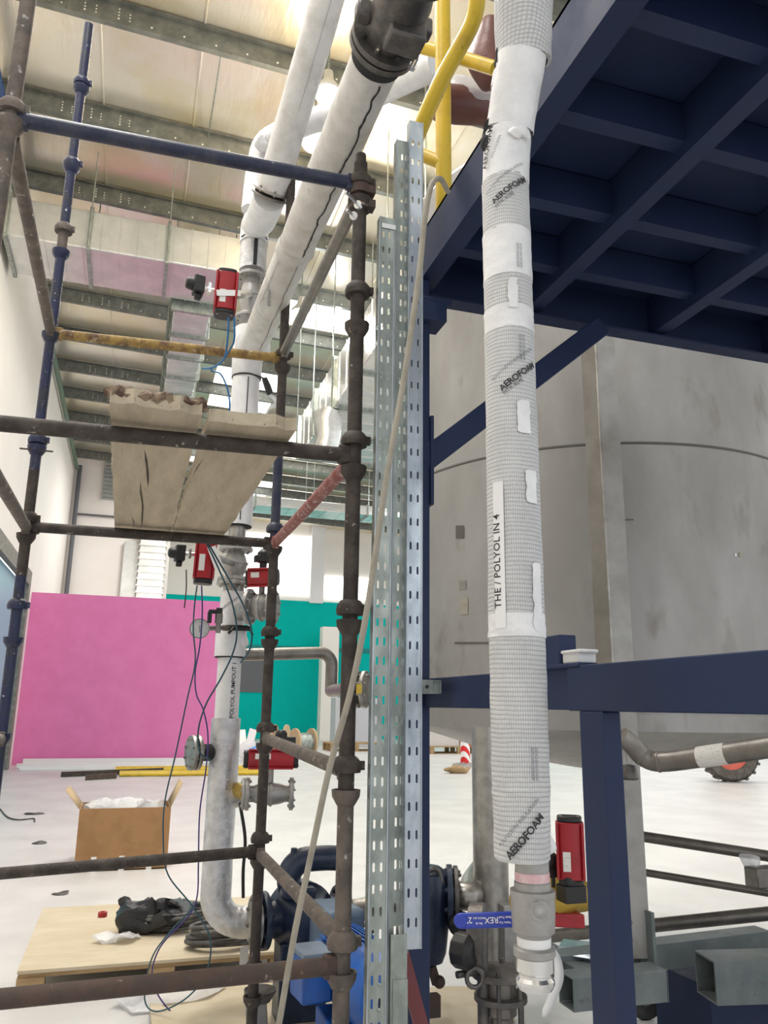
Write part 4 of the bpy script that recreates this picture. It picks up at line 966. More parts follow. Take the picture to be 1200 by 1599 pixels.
solo('foam_block',MB().box((PX+.005,y0c,BZ1+.006),(PX+.05,y0b-.002,BZ1+.034)).box((PX+.0,y0c-.012,BZ1+.028),(PX+.05,y0b-.002,BZ1+.036)),'jacket','white foam scrap lying on the blue low beam against the cleat','foam',bevel=.003)
# ================================================================ YELLOW GUARDRAIL
r=root('guardrail','yellow tubular guardrail standing on the edge of the blue platform','guardrail',(PX+.03,2.5,ZT))
GX=PX+.032
pa=pin(693,268,'X',GX);
yb=pa.y;
part('post',MB().tube([(GX,yb,ZT-.03),(GX,yb,5.4)],.031,18),'yellow',r)
P_=[(648,222,2.62),(672,165,2.6),(697,112,2.58),(722,68,2.56),(738,36,2.54),(745,5,2.52),(746,-40,2.5)]
part('hand_rail',MB().tube(smooth_path([pix(x,y,d+.35) for x,y,d in P_],6),.030,18),'yellow',r)
za=pin(655,70,'Y',3.2)
part('knee_rail',MB().tube([pix(650,72,3.3),pix(700,85,3.2),pix(742,98,3.1),pix(775,108,3.0)],.027,16),'yellow',r)
part('knee_rail',MB().tube([pix(652,240,3.15),pix(692,256,3.05)],.026,16),'yellow',r)
# ================================================================ TANK
TX,TYc,RR=3.05,4.85,1.35
def tankpt(px,py,off=0):
    d=ray(px,py);o=EYE;ax_,ay_=d.x,d.y;cx,cy=o.x-TX,o.y-TYc;A_=ax_*ax_+ay_*ay_;B_=2*(ax_*cx+ay_*cy);C_=cx*cx+cy*cy-(RR+off)**2
    t=(-B_-math.sqrt(max(B_*B_-4*A_*C_,0)))/(2*A_);return o+d*t
zrim=tankpt(1000,1132).z;zs=tankpt(1000,692).z;ztop=5.05;print('rim',zrim,'seam',zs)
r=root('storage_tank','huge grey stained stainless tank with a ring seam behind the blue platform','tank',(TX,TYc,1.2))
prof=[(zrim-.30,.18),(zrim-.25,.5),(zrim-.17,.85),(zrim-.09,1.12),(zrim-.034,RR-.02),(zrim-.03,RR),(ztop,RR),(ztop+.05,RR-.03),(ztop+.16,RR-.3),(ztop+.26,RR-.7),(ztop+.3,.2)]
part('shell',MB().lathe((TX,TYc,0),(0,0,1),prof,128),'tank',r,sharp=25)
part('rim_band',MB().lathe((TX,TYc,0),(0,0,1),[(zrim-.035,RR),(zrim-.035,RR+.012),(zrim+.05,RR+.012),(zrim+.05,RR)],128,cap=False),'tank',r)
part('weld_seam',MB().lathe((TX,TYc,0),(0,0,1),[(zs-.008,RR),(zs-.004,RR+.004),(zs+.004,RR+.004),(zs+.008,RR)],128,cap=False),'tankdark',r,'dark weld ring')
def patch(px0,py0,px1,py1,mat,label,nm='tape_patch'):
    n_=4;vs=[];mb=MB()
    for i in range(n_+1):
        x=px0+(px1-px0)*i/n_;vs+=[tankpt(x,py0,.003),tankpt(x,py1,.003)]
    for k in range(len(vs)):
        q=vs[k];c=V((TX,TYc,q.z));dq=(q-c);dq.z=0;vs[k]=c+dq.normalized()*(RR+.003)
    mb.add(vs,[(2*i,2*i+2,2*i+3,2*i+1) for i in range(n_)]);return part(nm,mb,mat,r,label)
patch(712,821,725,841,'tankdark','small grey tape square');patch(717,907,728,921,'channel','torn label');patch(719,934,731,960,'cable','brown tape rectangle')
patch(1155,863,1161,870,'cable','tiny yellow tape dot');patch(1148,865,1151,869,'white','tiny white dot')
patch(710,1003,764,1006,'tankdark','dark scuff mark','scuff');patch(955,811,990,813,'tankdark','dark scuff mark','scuff')
# weld in the manway line and brown-wrapped drive on the top
q=pin(735,165,'Y',3.75)
m_=root('wrapped_drive','reddish brown machine part under clear film on top of the tank edge','machine',(q.x,q.y,q.z-.2))
part('body',MB().lathe(q+V((-.08,0,-.02)),(1,.1,.12),[(-.16,.05),(-.14,.1),(.0,.11),(.16,.10),(.35,.12),(.36,.05)],24).crumple(.03,7),'drum',m_)
q2=pin(765,85,'Y',3.4);part('upper_body',MB().sphere(q2,.16,20,12,(.7,.7,1.3)).crumple(.05,6),'drum',m_)
part('film',MB().sphere(q+V((0,0,.04)),.14,18,10,(1.6,.8,.8)).crumple(.06,8),'film',m_)
# stiffener channel in front of the tank
cw=pin(972,1480,'Y',3.5)
r=root('tank_channel','tall pale steel channel standing upright before the tank on the wheeled frame','channel',(cw.x,3.5,.45))
cxl=pin(905,533,'Y',3.5).x
zt_=vz(cw.x,3.45,528)
ang=math.radians(-14)
ux=V((math.cos(ang),math.sin(ang),0));uy=V((-math.sin(ang),math.cos(ang),0))
o=V((cw.x-.015,3.43,0))
w_=.105
part('web',MB().sweep([(0,0),(w_,0),(w_,.006),(0,.006)],o+V((0,0,.46)),o+V((0,0,zt_)),ux,uy),'channel',r)
# side flange seen on the left, turned toward the camera-left, darker and browner than the web
s2=V((-.55,.83,0)).normalized()
part('side_flange',MB().sweep([(0,0),(.085,0),(.085,.006),(0,.006)],o+V((0,0,.46)),o+V((0,0,zt_)),s2,V((.83,.55,0))),'channelside',r,'darker brown flange')
part('bright_edge',MB().tube([o+V((0,0,.46)),o+V((0,0,zt_))],.006,10),'steel',r,'bright rounded edge')
part('foot_plate',MB().box((cw.x+.07,3.36,.40),(cw.x+.085,3.5,.66)),'trolley',r)
part('foot_bolt',MB().lathe((cw.x-.03,3.4,.62),(0,-1,0),[(0,.015),(.02,.015)],6).lathe((cw.x-.03,3.4,.55),(0,-1,0),[(0,.015),(.02,.015)],6),'steeldark',r)
# ================================================================ WHEELED FRAME UNDER THE TANK
r=root('wheeled_frame','grey-green square-tube trolley frame on castors below the tank','trolley',(2.6,3.8,0))
ztf=.50
a=pin(875,1503,'Z',ztf-.02);b=pin(1220,1460,'Z',ztf)
def hollow(p0,p1,w_,h,t,ux):
    mb=MB();ux=V(ux).normalized();o_=[(-w_/2,-h),(w_/2,-h),(w_/2,0),(-w_/2,0)];i_=[(-w_/2+t,-h+t),(w_/2-t,-h+t),(w_/2-t,-t),(-w_/2+t,-t)]
    p0=V(p0);p1=V(p1);vs=[]
    for P in (p0,p1):
        for q in (o_,i_):
            for a_,b_ in q:vs.append(P+ux*a_+V((0,0,b_)))
    fs=[]
    for k in range(4):
        j=(k+1)%4
        fs+=[(k,j,8+j,8+k),(4+j,4+k,12+k,12+j),(j,k,4+k,4+j),(8+k,8+j,12+j,12+k)]
    return mb.add(vs,fs)
part('rear_tube',hollow(a+V((0,.12,0)),b+V((0,.12,0)),.11,.11,.006,(0,1,0)),'trolley',r)
a=pin(872,1515,'Z',.47);b=pin(1029,1508,'Z',.47);a.y=b.y=min(a.y,b.y);print('stub',a,b)
part('front_tube',hollow(a,(b.x,b.y,.47),.12,.125,.006,(0,1,0)),'trolley',r,bevel=.004)
part('end_plate',MB().box((b.x-.006,b.y-.06,.345),(b.x,b.y+.06,.47)),'trolley',r)
a=pin(1100,1493,'Z',.5);a2=V((a.x+1.4,a.y-.25,.5))
part('open_tube',hollow(a,a2,.17,.17,.008,(.18,1,0)),'trolley',r,'open-ended square tube')
part('cross_tube',hollow((2.0,3.35,.46),(2.0,4.4,.46),.1,.1,.006,(1,0,0)),'trolley',r)
cc=pin(1005,1590,'Z',0)
for k,cpos in enumerate((V((cc.x,cc.y-.02,.1)),V((3.85,4.0,.1)))):
    o_=part('castor',MB().lathe(cpos+V((0,0,.0)),(.25,1,0),[(-.022,.06),(-.022,.092),(-.012,.1),(.012,.1),(.022,.092),(.022,.06)],28),'rubber',r)
    part('fork',MB().box((cpos.x-.03,cpos.y-.035,.1),(cpos.x+.03,cpos.y-.027,.22)).box((cpos.x-.03,cpos.y+.027,.1),(cpos.x+.03,cpos.y+.035,.22)).box((cpos.x-.05,cpos.y-.05,.215),(cpos.x+.05,cpos.y+.05,.34)),'steeldark',o_)
    part('hub',MB().lathe(cpos,(.25,1,0),[(-.03,.03),(.03,.03)],14),'steeldark',o_)
# dark blue steel box low on the right
a=pin(1108,1545,'Z',.30)
solo('blue_steel_base',MB().box((a.x,a.y,0),(a.x+1.1,a.y+.42,.30)),'platformblue','dark blue steel base box at the bottom right below the trolley frame','steel base',bevel=.006)
# pipes behind the tank channel
def bare(name,label,P,rad,mat):return solo(name,MB().tube(P,rad,20),mat,label,'pipe')
bare('bare_pipe','thicker dark bare pipe, upper of those crossing right of the tank channel',[pix(960,1300,4.7),pix(1250,1345,4.3)],.030,'steeldark')
bare('bare_pipe','thinner dark bare pipe, middle one right of the tank channel',[pix(960,1355,4.9),pix(1250,1403,4.5)],.022,'steeldark')
bare('bare_pipe','dark glossy pipe resting low behind the tank channel and blue post',[pix(860,1462,4.6),pix(1260,1421,4.3)],.036,'steeldark')
q=pix(1185,1370,4.25);solo('pipe_clamp',MB().box((q.x-.05,q.y-.05,q.z-.05),(q.x+.2,q.y+.05,q.z+.05)),'steeldark','dark perforated clamp block at the right edge under the thicker bare pipe','clamp',bevel=.008)
q=pix(1170,1345,4.3);solo('pipe_tape',MB().sphere(q,.05,16,10,(1.2,.8,.8)).crumple(.03,18),'film','scrap of clear tape stuck on the thicker bare pipe','tape')
P=[pix(970,1150,3.45),pix(985,1162,3.45),pix(1003,1180,3.45),pix(1030,1190,3.42),pix(1100,1182,3.3),pix(1250,1160,3.05)]
r=root('outlet_pipe','dark bent outlet pipe with a grey tape label running right below the tank','pipe',P[0])
PP=smooth_path(P,8)
part('tube',MB().tube(PP,.042,24),'steeldark',r)
for k in (16,24):part('weld_ring',MB().lathe(PP[k],PP[k+1]-PP[k],[(-.006,.042),(-.003,.045),(.003,.045),(.006,.042)],24,cap=False),'steeldark',r)
k=33;dk=(PP[k+1]-PP[k]).normalized();part('tape_label',MB().lathe(PP[k],dk,[(-.06,.0432),(.06,.0432)],24,cap=False),'sticker',r,'grey tape label')
q=pix(983,1207,3.5);solo('iron_plug',MB().lathe(q,(0,0,1),[(-.03,.035),(-.02,.042),(.03,.03),(.035,.01)],18),'iron','small dark cap hanging on a chain right of the tank channel','cap')
solo('cap_chain',MB().tube(smooth_path([pix(976,1150,3.5),pix(978,1175,3.5),pix(982,1196,3.5)],5),.003,6),'steel','thin chain holding the small dark cap below the tank','chain')
dq=(tankpt(980,1124)-EYE).dot(FW)-.03
solo('paper_strip',MB().add([pix(972,1112,dq),pix(984,1112,dq),pix(988,1142,dq),pix(995,1152,dq-.01),pix(980,1150,dq-.01),pix(974,1142,dq)],[(0,1,2,3,4,5)]),'white','white curled paper strip stuck on the tank rim at the tank channel','paper',solid=.0008)
# ================================================================ STAINLESS LEG PIPE
LX=pix(765,1250,3.95);lx,ly=LX.x,LX.y
r=root('tank_leg_pipe','thick brushed stainless leg pipe under the left side of the tank','pipe',(lx,ly,.1))
rad=.086
part('tube',MB().tube([(lx,ly,.34),(lx,ly,vz(lx,ly,1135))],rad,36),'steel',r)
r_=r
part('clamp_strap',MB().obox((lx+.02,ly-.09,vz(lx,ly,1158)),(1,0,0),(0,1,0),(0,0,1),.05,.02,.035),'steeldark',r)
zf_=vz(lx,ly,1490)
part('foot_bracket',MB().box((lx-.0,ly-.14,zf_-.05),(lx+.14,ly-.04,zf_+.24)),'castgrey',r,bevel=.004)
for z_ in (zf_+.0,zf_+.2):part('bracket_bolt',MB().lathe((lx+.05,ly-.14,z_),(0,-1,0),[(0,.014),(.012,.014)],6),'castgrey',r)
# handwheel valve by the leg
c=pix(737,1475,3.3)
r=root('black_gear_valve','black wafer valve with gear housing left of the stainless leg pipe','valve',c)
part('disc_body',MB().lathe(c+V((.04,.03,.02)),(.8,-.5,0),[(-.03,.10),(-.03,.13),(.03,.13),(.03,.10)],28),'iron',r)
part('gear_housing',MB().lathe(c+V((-.05,-.04,-.01)),(.6,-.8,0),[(-.04,.045),(-.035,.07),(.03,.07),(.05,.04)],10),'black',r,bevel=.006)
part('lifting_ring',MB().tube([c+V((-.01,-.05,-.11))+V((.035*math.cos(a_),0,.035*math.sin(a_))) for a_ in [2*math.pi*k/16 for k in range(17)]],.010,8),'iron',r)
part('stem',MB().tube([c+V((-.08,-.03,-.10)),c+V((.04,-.01,-.10))],.014,10),'iron',r)
part('side_pipe',MB().tube([c+V((.05,0,.1)),c+V((.05,0,-.32))],.022,14),'iron',r)
c=pix(782,1545,3.3)
r=root('leg_flange_assembly','dark studded flange assembly at the bottom under the stainless leg pipe','flange',c-V((0,0,.2)))
flange(r,c+V((0,0,.06)),(0,0,1),.12,.025,'iron',6);flange(r,c-V((0,0,.03)),(0,0,1),.11,.022,'iron',6)
for k in range(6):
    a_=2*math.pi*k/6;part('stud',MB().tube([c+V((.095*math.cos(a_),.095*math.sin(a_),.09)),c+V((.095*math.cos(a_),.095*math.sin(a_),-.14))],.010,8),'iron',r)
part('neck',MB().lathe(c,(0,0,1),[(-.4,.05),(-.1,.05),(-.09,.065),(.05,.065)],24),'steeldark',r)
# ================================================================ WHITE MESH-WRAPPED PIPE
W0=pix(808,1000,1.55);wx,wy=W0.x,W0.y
zw=lambda py:vz(wx,wy,py)
z_b=zw(1343)
r=root('insulated_hose_pipe','white mesh-wrapped vertical pipe in front reading POLYOL IN 4','pipe',(wx,wy,z_b))
org=ORG[r.name]
def px2r(w_):return w_*.5*1.575/1240
def wrapseg(py0,py1,ra,rb,mat,name='insulation',cx0=0,cx1=0,jit=.03,n_=10,label=None):
    z0_,z1_=zw(py0),zw(py1);pts=[];rs=[]
    for i in range(n_+1):
        t=i/n_;pts.append(V((wx,wy,z0_+(z1_-z0_)*t))+RT*(cx0+(cx1-cx0)*t));rs.append(ra+(rb-ra)*t)
    return part(name,MB().tube(pts,rs,40,jit=jit),mat,r,label)
M_=.00127
wrapseg(1343,1330,0.0476,0.0498,'jacket','end_trim')
wrapseg(1340,1240,0.0508,0.0535,'mesh_jacket',cx0=-.001)
wrapseg(1242,1212,0.0540,0.0544,'mesh_jacket','tape_band')
wrapseg(1213,1105,0.0535,0.0546,'mesh_jacket')
wrapseg(1107,995,0.0544,0.0548,'mesh_jacket')
wrapseg(997,962,0.0562,0.0556,'tape','tape_band',label='smooth white tape band')
wrapseg(965,700,0.0548,0.0537,'mesh_jacket')
wrapseg(702,526,0.0535,0.0530,'mesh_jacket')
wrapseg(527,492,0.0532,0.0532,'tape','tape_band',label='smooth white tape band')
wrapseg(494,440,0.0526,0.0526,'mesh_jacket')
wrapseg(445,372,0.0532,0.0532,'tape','tape_band',label='smooth white tape band')
wrapseg(374,290,0.0526,0.0524,'mesh_jacket')
wrapseg(292,216,0.0524,0.0535,'tape','tape_band',cx1=.008)
# torn joints and the offset upper pieces
def tilt(name,x0,y0,x1,y1,ra,rb,mat,jit=.05,label=None,d=1.83,n_=10):
    a=pix(x0,y0,d);b=pix(x1,y1,d-.02);pts=[a.lerp(b,i/n_) for i in range(n_+1)];rs=[ra+(rb-ra)*i/n_ for i in range(n_+1)]
    return part(name,MB().tube(pts,rs,36,jit=jit),mat,r,label)
tilt('insulation',796,206,815,88,0.0550,0.0545,'tape')
tilt('insulation',818,98,817,-45,0.0640,0.0670,'mesh_jacket',.05,n_=12)
tilt('foam_joint',792,215,794,207,0.0575,0.0570,'foam',.06,'black torn foam joint',n_=3)
tilt('foam_joint',812,100,815,88,0.0595,0.0600,'foam',.08,'black torn foam joint',n_=3)
part('torn_edge',MB().sphere(pix(812,210,1.76),.015,16,10,(1.6,1,.7)).crumple(.012,60),'tape',r)
part('torn_edge',MB().lathe(pix(806,134,1.83),pix(814,88,1.83)-pix(806,134,1.83),[(-.01,.0555),(.02,.0570)],36).crumple(.004,50),'tape',r)
part('foam_lip',MB().sphere(pix(758,224,1.80),.017,14,8,(.6,.8,1.2)),'foam',r,'black foam lip')
part('lower_flap',MB().sphere(pix(858,1322,1.55),.016,14,10,(.9,.8,1.2)).crumple(.008,40),'tape',r)
# strip label down the left
fnl=lambda py,du=0,rot=math.radians(90),rr=0.0565:on_cyl((wx,wy,zw(py)),(0,0,1),rr,rot,du)
z0_,z1_=zw(985),zw(762)
part('paper_strip',strip_on_cyl((wx,wy,(z0_+z1_)/2),(0,0,1),0.0556,-.044,-.020,-(z1_-z0_)/2,(z1_-z0_)/2,6),'white',r,'white paper strip')
part('lettering',text_mb('THE / POLYOL IN 4',.0215,fnl(882,-.036),.0002,1.02),'ink',r,'black capital letters')
for py,du in ((318,.010),(602,.018),(1300,.006)):
    rot=math.radians(38 if py<1000 else 48)
    part('lettering',text_mb('AEROFOAM',.019,on_cyl((wx,wy,zw(py)),(0,0,1),0.0556,rot,du),.0005,.95),'ink',r)
    part('lettering',text_mb('POLYOLEFIN INSULATION',.0095,on_cyl((wx,wy,zw(py-20)),(0,0,1),0.0556,rot,du-.012)),'inkgrey',r)
    part('lettering',text_mb('MTX-XLPE',.011,on_cyl((wx,wy,zw(py+17)),(0,0,1),0.0556,rot,du-.012)),'ink',r)
part('lettering',text_mb('AEROFOAM',.019,on_cyl((wx,wy,zw(248)),(0,0,1),0.0552,math.radians(78),-.040),.0005),'ink',r)
part('lettering',text_mb('POLYOLEFIN',.0095,on_cyl((wx,wy,zw(252)),(0,0,1),0.0552,math.radians(68),-.018)),'inkgrey',r)
# rough repair patches on the right side
for (y0_,y1_,u0,u1) in ((640,690,.012,.040),(745,795,.026,.052),(885,990,.034,.056),(455,500,.0,.02)):
    za,zb=zw(y1_),zw(y0_);fr_=on_cyl((wx,wy,0),(0,0,1),.0562);mb=MB();vs=[];nn=22
    for i in range(nn+1):
        z_=za+(zb-za)*i/nn;k1=.007*noise.noise(V((z_*60,y0_,0)))+(.006 if i in (0,nn) else 0);k2=.004*noise.noise(V((z_*70,9,y0_)))
        vs+=[fr_(u0+k1,z_),fr_((u0+u1)/2,z_),fr_(u1+k2,z_)]
    mb.add(vs,[f_ for i in range(nn) for f_ in ((3*i,3*i+1,3*i+4,3*i+3),(3*i+1,3*i+2,3*i+5,3*i+4))]);part('tape_patch',mb,'tape',r,'ragged white tape patch')
for py,hh in ((420,13),(1190,6),(560,8)):
    part('fine_print',text_mb('\n'.join(['AEROFOAM XLPE']*2),.0075,on_cyl((wx,wy,zw(py)),(0,0,1),.0562,math.radians(90),.027)),'inkgrey',r)
# pipe end, ball valve and coupling below
r=root('lever_ball_valve','grey threaded ball valve with blue lever and aluminium coupling under the white wrapped pipe','valve',(wx,wy,zw(1535)))
gx=wx+.008;
def seg(nm,y0_,y1_,prof,mat,label=None):
    z0_,z1_=zw(y0_),zw(y1_);H=z1_-z0_;cxx=pix(825,1400,1.6)
    return part(nm,MB().lathe((gx,wy,z0_),(0,0,1),[(t*H,q) for t,q in prof],36),mat,r,label)
gx=wx+.018
seg('pipe_stub',1400,1335,[(0,.031),(1,.031)],'castgrey')
seg('pink_tape',1376,1362,[(0,.0318),(1,.0318)],'pinktape','pale pink tape band')
seg('valve_body',1468,1378,[(0,.030),(.12,.032),(.14,.038),(.55,.040),(.70,.0395),(.74,.041),(.86,.041),(.88,.033),(1,.033)],'castgrey')
seg('hex_collar',1482,1460,[(0,.028),(.05,.030),(1,.031)],'tape')
seg('rubber_ring',1496,1478,[(0,.033),(.2,.0375),(.8,.0375),(1,.033)],'castgrey')
seg('aluminium_coupling',1548,1494,[(0,.022),(.04,.030),(.2,.0345),(.32,.0345),(.42,.030),(.5,.030),(.58,.034),(1,.034)],'chrome','bright grooved aluminium')
hc=V((gx,wy,zw(1424)));hv=(EYE-hc).normalized()
part('stem_nut',MB().lathe(hc+hv*.038+RT*.012,hv,[(-.01,.018),(.008,.018),(.008,.010),(.02,.010),(.02,.006),(.024,.006)],8),'castgrey',r)
lv=pix(768,1437,1.53);ld=RT*1.0-UP*-.03;ld.normalize();
n_=hv;
hd=part('lever',MB().obox(lv+RT*.0,ld,n_,ld.cross(n_),.118,.008,.028).lathe(lv-ld*.059,n_,[(-.004,.014),(.004,.014)],16),'handle',r,'blue lever sleeve',bevel=.003)
part('lever_arm',MB().obox(lv+ld*.075,ld,n_,ld.cross(n_),.05,.005,.02),'steel',r)
def plane_fn(c,ux,uy):
    return lambda x,y:c+ux*x+uy*y
lu=ld.cross(n_).normalized()
if lu.dot(UP)<0:lu=-lu
for t_,sz,dx,dy in (('REX',.015,.0,0),('Bath-Tech',.006,.026,.004),('Valve Co',.006,.026,-.005),('2"',.015,-.043,.001),('WOG 800',.005,-.024,0.004),('PN 40',.005,-.024,-.005),('O',.015,.048,0)):
    part('lettering',text_mb(t_,sz,plane_fn(lv+n_*.0052+ld*(-dx)*-1*(1)-ld*0+lu*dy,-ld,-lu),.0001),'sticker',hd,'pale lettering')
# white strap hanging beside
st=[pix(858,1478,1.66),pix(870,1500,1.66),pix(873,1530,1.66),pix(862,1560,1.66),pix(850,1588,1.66)]
mb=MB();vs=[]
for i,q in enumerate(smooth_path(st,5)):
    w_=.010 if i<18 else .010-(i-18)*.003;vs+=[q-RT*max(w_,.001),q+RT*max(w_,.001)]
mb.add(vs,[(2*i,2*i+1,2*i+3,2*i+2) for i in range(len(vs)//2-1)]);solo('plastic_strap',mb,'tape','white plastic strap hanging beside the aluminium coupling','strap',solid=.0012)
bl=[pin(880,1468,'Z',.476),pin(985,1478,'Z',.476),pin(866,1490,'Z',.476),pin(955,1504,'Z',.476)]
solo('folded_sheet',MB().add([bl[0],bl[1],bl[3],bl[2]],[(0,1,2,3)]),'galvblue','folded bluish metal sheet lying on the trolley frame behind the blue post','sheet',solid=.004)
# red actuated valve right of the white pipe
c=pix(880,1412,3.1)
r=root('actuated_ball_valve','red upright actuator with black boxes half hidden behind the blue post','valve',c)
part('body',MB().lathe(c+V((-.05,0,.02)),(1,.2,0),[(-.16,.06),(-.05,.06),(-.02,.075),(.04,.075),(.08,.06),(.16,.06)],24),'brass',r)
actuator(r,pix(891,1327,3.0),(.0,0,1),(EYE-c),.20,.10)
q=pix(858,1345,3.0);part('limit_switch',MB().lathe(q,(1,0,.3),[(-.05,.03),(.0,.035),(.03,.025)],14).obox(q+V((.0,0,-.03)),(1,0,0),(0,1,0),(0,0,1),.07,.05,.05),'black',r,bevel=.005)
q=pix(893,1395,2.95);part('solenoid',MB().obox(q,(1,0,0),(0,1,0),(0,0,1),.09,.07,.06).sphere(q+V((-.01,0,.04)),.035,14,8),'black',r,bevel=.005)
q=pix(882,1435,3.05);part('lower_actuator',MB().obox(q,(1,0,-.1),(0,1,0),(0,0,1),.14,.07,.05),'red',r,bevel=.006)
part('small_knob',MB().tube([pix(864,1362,3.0),pix(865,1385,3.0)],.008,10),'black',r)
# ================================================================ PUMP GROUP
pc=pix(472,1432,4.05)
er=root('transfer_pump','dark navy cast gear pump between the foil riser and the stainless reducer','pump',(pc.x,pc.y,0))
sh=V((.12,-1,0)).normalized();sd=V((1,.12,0)).normalized()
part('casing',MB().lathe(pc,sh,[(-.16,.05),(-.15,.12),(-.1,.165),(.02,.17),(.05,.15),(.12,.11),(.2,.10),(.22,.13),(.24,.13),(.26,.08)],32),'pump',er,bevel=.003)
part('port',MB().tube([pc-sd*.20,pc+sd*.20],.085,24),'pump',er)
flange(er,pc-sd*.205,sd,.135,.03,'pump',8);flange(er,pc-sd*.245,sd,.125,.022,'steel',8)
flange(er,pc+sd*.205,sd,.135,.03,'pump',8)
Pb=[pc+V((-.06,.0,.10)),pc+V((-.075,0,.20)),pc+V((-.02,0,.265)),pc+V((.10,0,.275)),pc+V((.2,0,.27))]
part('relief_loop',MB().tube(smooth_path(Pb,6),.062,20),'pump',er)
part('relief_knob',MB().lathe(pc+V((-.055,0,.29)),(0,0,1),[(0,.02),(.04,.015)],10),'pump',er)
part('relief_block',MB().obox(pc+V((-.04,-.03,.13)),(1,0,0),(0,1,0),(0,0,1),.17,.16,.05),'pump',er,bevel=.012)
part('guard_plate',MB().obox(pc+sh*.34+V((.05,0,.0)),sh,(1,.12,0),(0,0,1),.28,.20,.26),'motorgrey',er,'blue-grey coupling guard',bevel=.03)
part('pedestal',MB().box((pc.x-.12,pc.y-.08,0),(pc.x+.12,pc.y+.1,pc.z-.1)),'pump',er,bevel=.01)
mc=pc+sh*.78+V((0.0,0,-.05))
r=root('electric_motor','bright blue electric motor with black cooling fins behind the near scaffold pole','motor',(mc.x,mc.y,0))
part('finned_frame',MB().lathe(mc,sh,[(-.26,.1),(-.25,.125),(.12,.125),(.12,.11)],36),'motor',r)
fb=MB();x,y,_=frame_of(sh)
for k in range(48):
    a_=2*math.pi*k/48;n_=x*math.cos(a_)+y*math.sin(a_);fb.obox(mc+n_*.135-sh*.06,n_,n_.cross(sh),sh,.035,.006,.34)
part('cooling_fins',fb,'motor',r,'thin cooling fins')
part('fan_cowl',MB().lathe(mc,sh,[(.12,.155),(.13,.16),(.26,.157),(.31,.135),(.325,.09)],40),'motor',r,bevel=.002)
mb=MB()
for k in range(5):
    mb.lathe(mc,sh,[(.326,.01+.016*k),(.329,.01+.016*k),(.329,.017+.016*k),(.326,.017+.016*k)],32,cap=False)
part('fan_grille',mb,'black',r)
part('terminal_box',MB().obox(mc+V((-.22,-.02,.02)),sh,(1,.12,0),(0,0,1),.17,.13,.17),'motor',r,'blue terminal box',bevel=.012)
part('terminal_lid',MB().obox(mc+V((-.22,-.02,.112)),sh,(1,.12,0),(0,0,1),.18,.14,.02),'motorgrey',r,bevel=.006)
part('foot',MB().box((mc.x-.17,mc.y-.15,0),(mc.x+.17,mc.y+.1,mc.z-.13)),'motor',r,bevel=.01)
solo('motor_cables',MB().tube(smooth_path([pix(548,1435,3.9),pix(565,1440,3.85),pix(580,1450,3.8),pix(600,1445,3.8)],6),.012,8).tube(smooth_path([pix(548,1450,3.9),pix(565,1460,3.85),pix(590,1452,3.8)],6),.010,8),'cable','pair of tan cables running over the blue motor to the trays','cable')
# reducer and strainer
c=pc+sd*.23
r=root('steel_reducer','bare stainless reducer pipe between pump and strainer behind the trays','pipe',c)
flange(r,c,sd,.12,.022,'steel',8)
part('tube',MB().lathe(c,sd,[(0,.06),(.09,.06),(.22,.088),(.45,.088)],28),'steel',r)
sc=pix(672,1420,3.75)
r=root('basket_strainer','dark navy basket strainer with drain cock right of the tall tray','strainer',(sc.x,sc.y,sc.z-.3))
part('body',MB().lathe(sc+V((-.01,0,0)),(0.03,0,1),[(-.235,.04),(-.22,.075),(-.18,.09),(-.0,.105),(.10,.115),(.16,.10),(.19,.05)],32),'pump',r)
part('inlet_tube',MB().tube([c+sd*.44,V((sc.x-.05,sc.y,sc.z+.04))],.085,24),'steel',r)
part('yoke',MB().tube(smooth_path([sc+V((-.06,-.08,.08)),sc+V((-.06,-.09,.17)),sc+V((-.0,-.09,.19)),sc+V((.03,-.09,.12))],5),.012,10),'iron',r)
od=V((1,-.35,0)).normalized();oc=sc+V((.09,-.02,.06))
part('outlet_neck',MB().tube([sc+V((0,0,.06)),oc],.08,20),'pump',r)
flange(r,oc,od,.135,.026,'pump',8);flange(r,oc+od*.03,od,.13,.02,'iron',8)
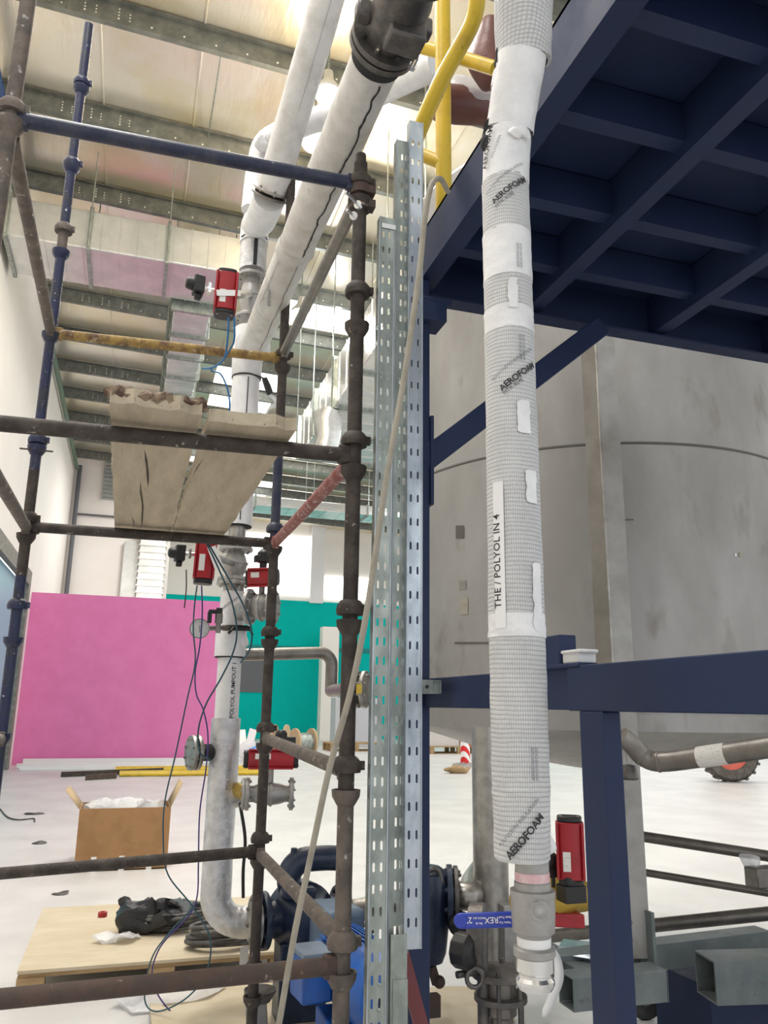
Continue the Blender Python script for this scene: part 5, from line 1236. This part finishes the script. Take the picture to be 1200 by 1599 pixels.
part('gauge_box',MB().sphere(oc+V((.01,-.11,-.10)),.055,16,10,(1.1,.9,1)),'black',r,'black round housing')
part('drain_cock',MB().tube([sc+V((0,-.02,-.24)),sc+V((.02,-.03,-.31))],.022,12).sphere(sc+V((.03,-.04,-.30)),.028,12,8).obox(sc+V((0,-.02,-.40)),(1,0,0),(0,1,0),(0,0,1),.07,.05,.09),'rustbrown',r,'rusty drain cock')
part('outlet_pipe',MB().tube(smooth_path([oc+od*.04,oc+od*.10,oc+V((.22,.22,0)),oc+V((.45,.6,0))],5),.062,20),'steel',r)
# red painted steel foot beside the column and equipment at lower left
a=pin(633,1520,'Y',2.45);b=pin(660,1610,'Y',2.45)
solo('red_brace',MB().sweep([(-.02,-.012),(.02,-.012),(.02,.012),(-.02,.012)],pin(628,1490,'Y',2.48),pin(668,1640,'Y',2.48),(1,0,.3),(0,1,0)),'maroon','maroon flat bar leaning at the foot of the blue column behind the trays','bar')
mb=MB();c=pin(715,1575,'Z',.004);vs=[c+V((.0,0,.006))]
for k in range(24):
    a_=2*math.pi*k/24;vs.append(c+V((math.cos(a_)*.30,math.sin(a_)*.34,.0))*(1+.12*noise.noise(V((math.cos(a_)*2,math.sin(a_)*2,1))))*1)
for q in vs[1:]:q.z=.006
for q in vs[1:]:q.x=c.x+(q.x-c.x)
mb.add(vs,[(0,k+1,(k+1)%24+1) for k in range(24)]);solo('sawdust_patch',mb,'ply','round sandy patch spread on the floor between strainer and black valve','spill',kind=None)
# small paper tag on cable near riser foot, dark valve below
q=pix(381,1500,4.1);solo('cable_tag',MB().obox(q,(1,.1,.2),(0,1,0),(0,0,1),.045,.002,.13),'sticker','white tag hanging at the riser foot above the bottom ledger','tag')
q=pix(405,1575,3.7);r=root('pipe_support','dark pipe support with grey bowl under the rear scaffold pole','support',q-V((0,0,.3)))
part('leg',MB().tube([q-V((-.02,0,.3)),q+V((-.02,0,.05))],.05,18),'castgrey',r);part('bowl',MB().lathe(q+V((0,0,.05)),(0,0,1),[(-.02,.05),(.02,.075),(.03,.075),(.01,.045)],20),'iron',r)
